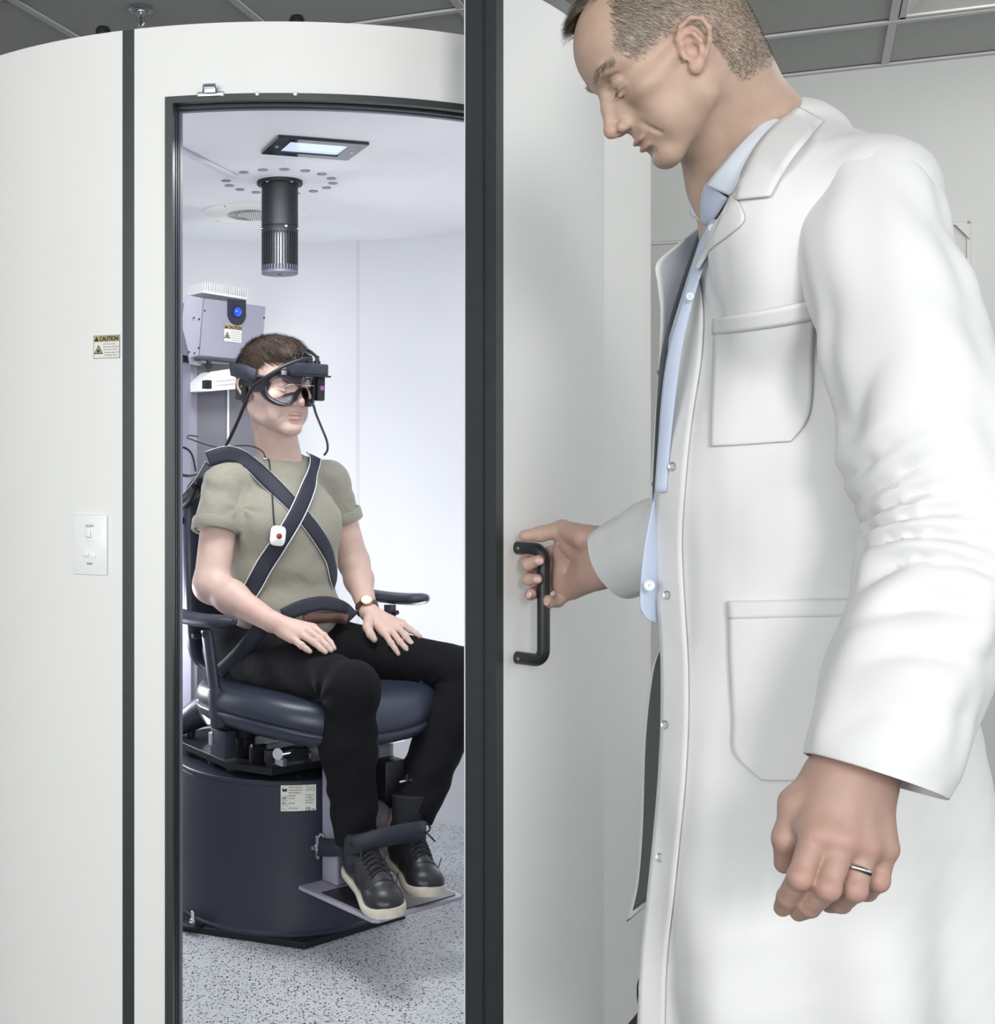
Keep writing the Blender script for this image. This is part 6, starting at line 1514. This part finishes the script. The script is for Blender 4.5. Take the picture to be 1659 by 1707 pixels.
M_shade = mat('painted_shade', rgb(84, 87, 85), 0.85, bump=0.1, bscale=900)  # dark grey for sheets that paint the shade inside the far coat panel
sheet('coat_shade', [(1101, 1082, 1.535), (1090, 1120, 1.57), (1078, 1230, 1.60), (1073, 1380, 1.62), (1066, 1470, 1.63), (1056, 1518, 1.64)],
      [(1135, 1082, 1.555), (1135, 1120, 1.555), (1135, 1230, 1.55), (1130, 1380, 1.55), (1125, 1430, 1.545), (1120, 1462, 1.54)], M_shade, coat, thick=0.001, bulge=0.004, nv=8)
sheet('coat_shade', [(1162, 395, 1.50), (1140, 458, 1.48), (1123, 510, 1.47), (1106, 572, 1.465), (1098, 625, 1.465), (1090, 765, 1.47), (1087, 849, 1.48)],  # strip of painted shade between far lapel and shirt
      [(1185, 395, 1.52), (1165, 458, 1.50), (1148, 510, 1.49), (1130, 572, 1.485), (1120, 625, 1.485), (1112, 765, 1.49), (1108, 849, 1.50)], M_shade, coat, thick=0.001, nv=3)
for px, py, D in ((1098, 621, 1.485), (1089, 807, 1.50)):
    G().lathe(P(px+3, py, D-0.012), Vector((-0.3, -1, 0)), [(0.004, 0), (0.004, 0.001), (0.002, 0.0015)], 16).build('snap_socket', M_inkgrey, coat)
# ---- blue shirt
SH = Sdf()
for c, r in (((0.550, 1.495, 1.30), (0.120, 0.115, 0.17)), ((0.530, 1.48, 1.10), (0.140, 0.125, 0.20)), ((0.535, 1.48, 1.02), (0.145, 0.125, 0.12))): SH.ell(c, r, 0.03, ax=(fd, ld, UP))
SH.cap(P(1255, 300, 1.45), P(1240, 400, 1.48), 0.05, 0.055, 0.03)
V, Q = SH.mesh(0.0045); N = vnormals(V, Q); V = V+N*(0.003*fbm(V, 41, 3, 6))[:, None]
V = snapx(V, np.array([1200, 1178, 1166, 1147, 1112, 1100, 1093, 1084, 1070, 1066, 1070, 1080]), np.array([300, 350, 400, 458, 572, 690, 809, 860, 930, 1000, 1025, 1040]))
zsh = EYE-(1034-HY)/F*1.42; V[:, 2] = np.maximum(V[:, 2], zsh)
shb = npmesh('shirt', V, Q, M_shirtb, doc); bvB = BVHTree.FromPolygons([tuple(v) for v in V], [tuple(q) for q in Q])
sheet('shirt_collar', [(1300, 166, 1.48), (1326, 169, 1.43), (1296, 182, 1.365), (1242, 230, 1.340), (1200, 278, 1.350), (1176, 309, 1.372)],
      [(1312, 186, 1.47), (1337, 184, 1.41), (1304, 203, 1.345), (1268, 238, 1.318), (1240, 288, 1.322), (1218, 327, 1.340)], M_collar, shb, thick=0.003, bulge=0.004)
sheet('collar_stand', [(1180, 306, 1.385), (1168, 310, 1.41), (1160, 312, 1.44)], [(1214, 330, 1.350), (1186, 372, 1.385), (1170, 372, 1.43)], M_shirtb, shb, bulge=0.008)
sheet('collar_leaf', [(1166, 309, 1.43), (1156, 318, 1.45), (1150, 332, 1.46)], [(1176, 340, 1.415), (1172, 368, 1.42), (1153, 358, 1.45)], M_collar, shb, bulge=0.004)
sheet('shirt_front', [(1186, 366, 1.372), (1168, 400, 1.385), (1152, 450, 1.385), (1136, 510, 1.38), (1116, 580, 1.385), (1105, 650, 1.39), (1098, 740, 1.39), (1092, 820, 1.385)],
      [(1206, 366, 1.345), (1192, 400, 1.35), (1172, 450, 1.36), (1154, 510, 1.37), (1138, 580, 1.372), (1128, 650, 1.375), (1118, 740, 1.375), (1112, 820, 1.375)], M_shirtb, shb, thick=0.001, bulge=0.002)
M_btn = mat('shirt_button', rgb(225, 228, 232), 0.25)
def button(px, py, D, r=0.0055, parent=None):
    c = P(px, py, D); n_ = (Vector((0, 0, EYE))-c+Vector((-0.5, 0, 0))).normalized()
    o = G().lathe(c, n_, [(r, 0), (r, 0.0012), (r*0.8, 0.0018), (r*0.7, 0.0012), (0.0005, 0.0012)], 24).build('button', M_btn, parent)
    g = G(); x_ = n_.cross(UP).normalized()
    for a, b_ in ((1, 1), (1, -1), (-1, 1), (-1, -1)): g.cyl(c+n_*0.0011+x_*a*0.001+UP*b_*0.001, c+n_*0.0016+x_*a*0.001+UP*b_*0.001, 0.0005, seg=8)
    g.build('thread_hole', M_inkgrey, parent)
button(1188, 380, 1.345, 0.0045, shb); button(1151, 494, 1.36, 0.0045, shb)
button(1083, 976, 1.382, 0.0062, shb)
# far shirt tail fold
sheet('shirt_placket', [(1089, 835, 1.40), (1079, 880, 1.40), (1071, 930, 1.40), (1067, 985, 1.40), (1068, 1015, 1.40), (1080, 1033, 1.40)], [(1098, 835, 1.415), (1102, 880, 1.415), (1104, 930, 1.415), (1104, 985, 1.415), (1104, 1020, 1.415), (1104, 1043, 1.415)], M_shirtb, shb, thick=0.0015, bulge=0.003)
# ---- sleeves
def sleeve(name, path, seed, amp, parent, elbow=None, seg=72, n=14, thick=0.003, flat=1.0):
    pts = cr([tuple(P(*p[:3]))+(p[3],) for p in path], n); m_ = len(pts); C = [Vector(p[:3]) for p in pts]; R3 = [p[3] for p in pts]
    u = Vector((0, -1, 0)); rows = []; Ltot = 0; s_ = 0
    for i in range(m_):
        T = (C[min(i+1, m_-1)]-C[max(i-1, 0)]).normalized(); u = (u-T*u.dot(T)).normalized(); w_ = T.cross(u)
        if i: s_ += (C[i]-C[i-1]).length
        a = np.linspace(0, 2*PI, seg, endpoint=False)
        X = np.stack([np.cos(a)*0.10, np.sin(a)*0.10, np.full(seg, s_)], 1)
        f1 = fbm(X*np.array([1, 1, 1.0]), seed, 2, 6)*0.5
        ph = s_*(55+60*min(1, max(0, (s_-0.3)/0.15)))+2.5*np.sin(a*1.0+seed)+2.0*fbm(X, seed+1, 1, 4)
        e_ = 0.16+0.84*(math.exp(-((s_-elbow-0.04)/0.13)**2) if elbow else 0); end = min(1, (m_-1-i)/6.0); top = min(1, i/10.0)
        fold = np.abs(np.sin(ph*0.5))**0.8-0.5
        r_ = R3[i]*(1+0.03*np.sin(2*a+seed))+(amp*e_*fold*(0.5+0.5*np.sin(a*2+s_*9+seed))+amp*0.8*f1)*(0.35+0.65*end)*top
        rows.append([C[i]+(u*math.cos(t)*flat+w_*math.sin(t))*float(r) for t, r in zip(a, r_)])
    # turned hem: inner ring
    e = rows[-1]; c_ = C[-1]; rows.append([c_+(p-c_)*0.965 for p in e]); T = (C[-1]-C[-3]).normalized(); rows.append([c_+(p-c_)*0.94-T*0.03 for p in e])
    g = G().grid(rows, closed=True); o = g.build(name, M_coat, parent, smooth=75); me = o.data
    return o, rows
slv, rws = sleeve('sleeve', [(1400, 300, 1.285, 0.040), (1447, 342, 1.245, 0.057), (1467, 450, 1.205, 0.066), (1502, 570, 1.18, 0.069), (1532, 700, 1.158, 0.072), (1572, 870, 1.13, 0.067), (1552, 990, 1.115, 0.066), (1520, 1090, 1.10, 0.065), (1480, 1210, 1.085, 0.062), (1457, 1293, 1.078, 0.0580)], 3, 0.017, coat, elbow=0.36, n=12)
slf, _ = sleeve('sleeve', [(1235, 400, 1.60, 0.060), (1245, 600, 1.66, 0.066), (1225, 790, 1.74, 0.066), (1150, 880, 1.82, 0.064), (1085, 910, 1.87, 0.062), (1026, 938, 1.915, 0.061)], 11, 0.013, coat, elbow=0.35, n=12)
# ---- trousers and shoes of the standing man (mostly below the frame)
TR_ = Sdf()
for sg in (1, -1):
    hp_ = Vector((0.56, 1.42, 0.90))+ld*(0.09*sg); kn_ = Vector((0.545, 1.42, 0.50))+ld*(0.10*sg); an_ = Vector((0.57, 1.42, 0.10))+ld*(0.10*sg)+fd*(0.0 if sg < 0 else -0.05)
    TR_.cap(hp_, kn_, 0.085, 0.062, 0.02); TR_.cap(kn_, an_, 0.062, 0.055, 0.02); TR_.cap(an_, an_-UP*0.03, 0.055, 0.058, 0.01)
    hl_ = an_-fd*0.08; hl_.z = 0.001; te_ = hl_+fd*0.29
    shoe(hl_, te_, 'black lace-up shoe of the standing man, %s foot' % ('left, nearer' if sg > 0 else 'right, farther'))
V, Q = TR_.mesh(0.008); V = V+vnormals(V, Q)*(0.003*fbm(V, 51, 2, 4))[:, None]; npmesh('trousers', V, Q, M_ctrous, doc)
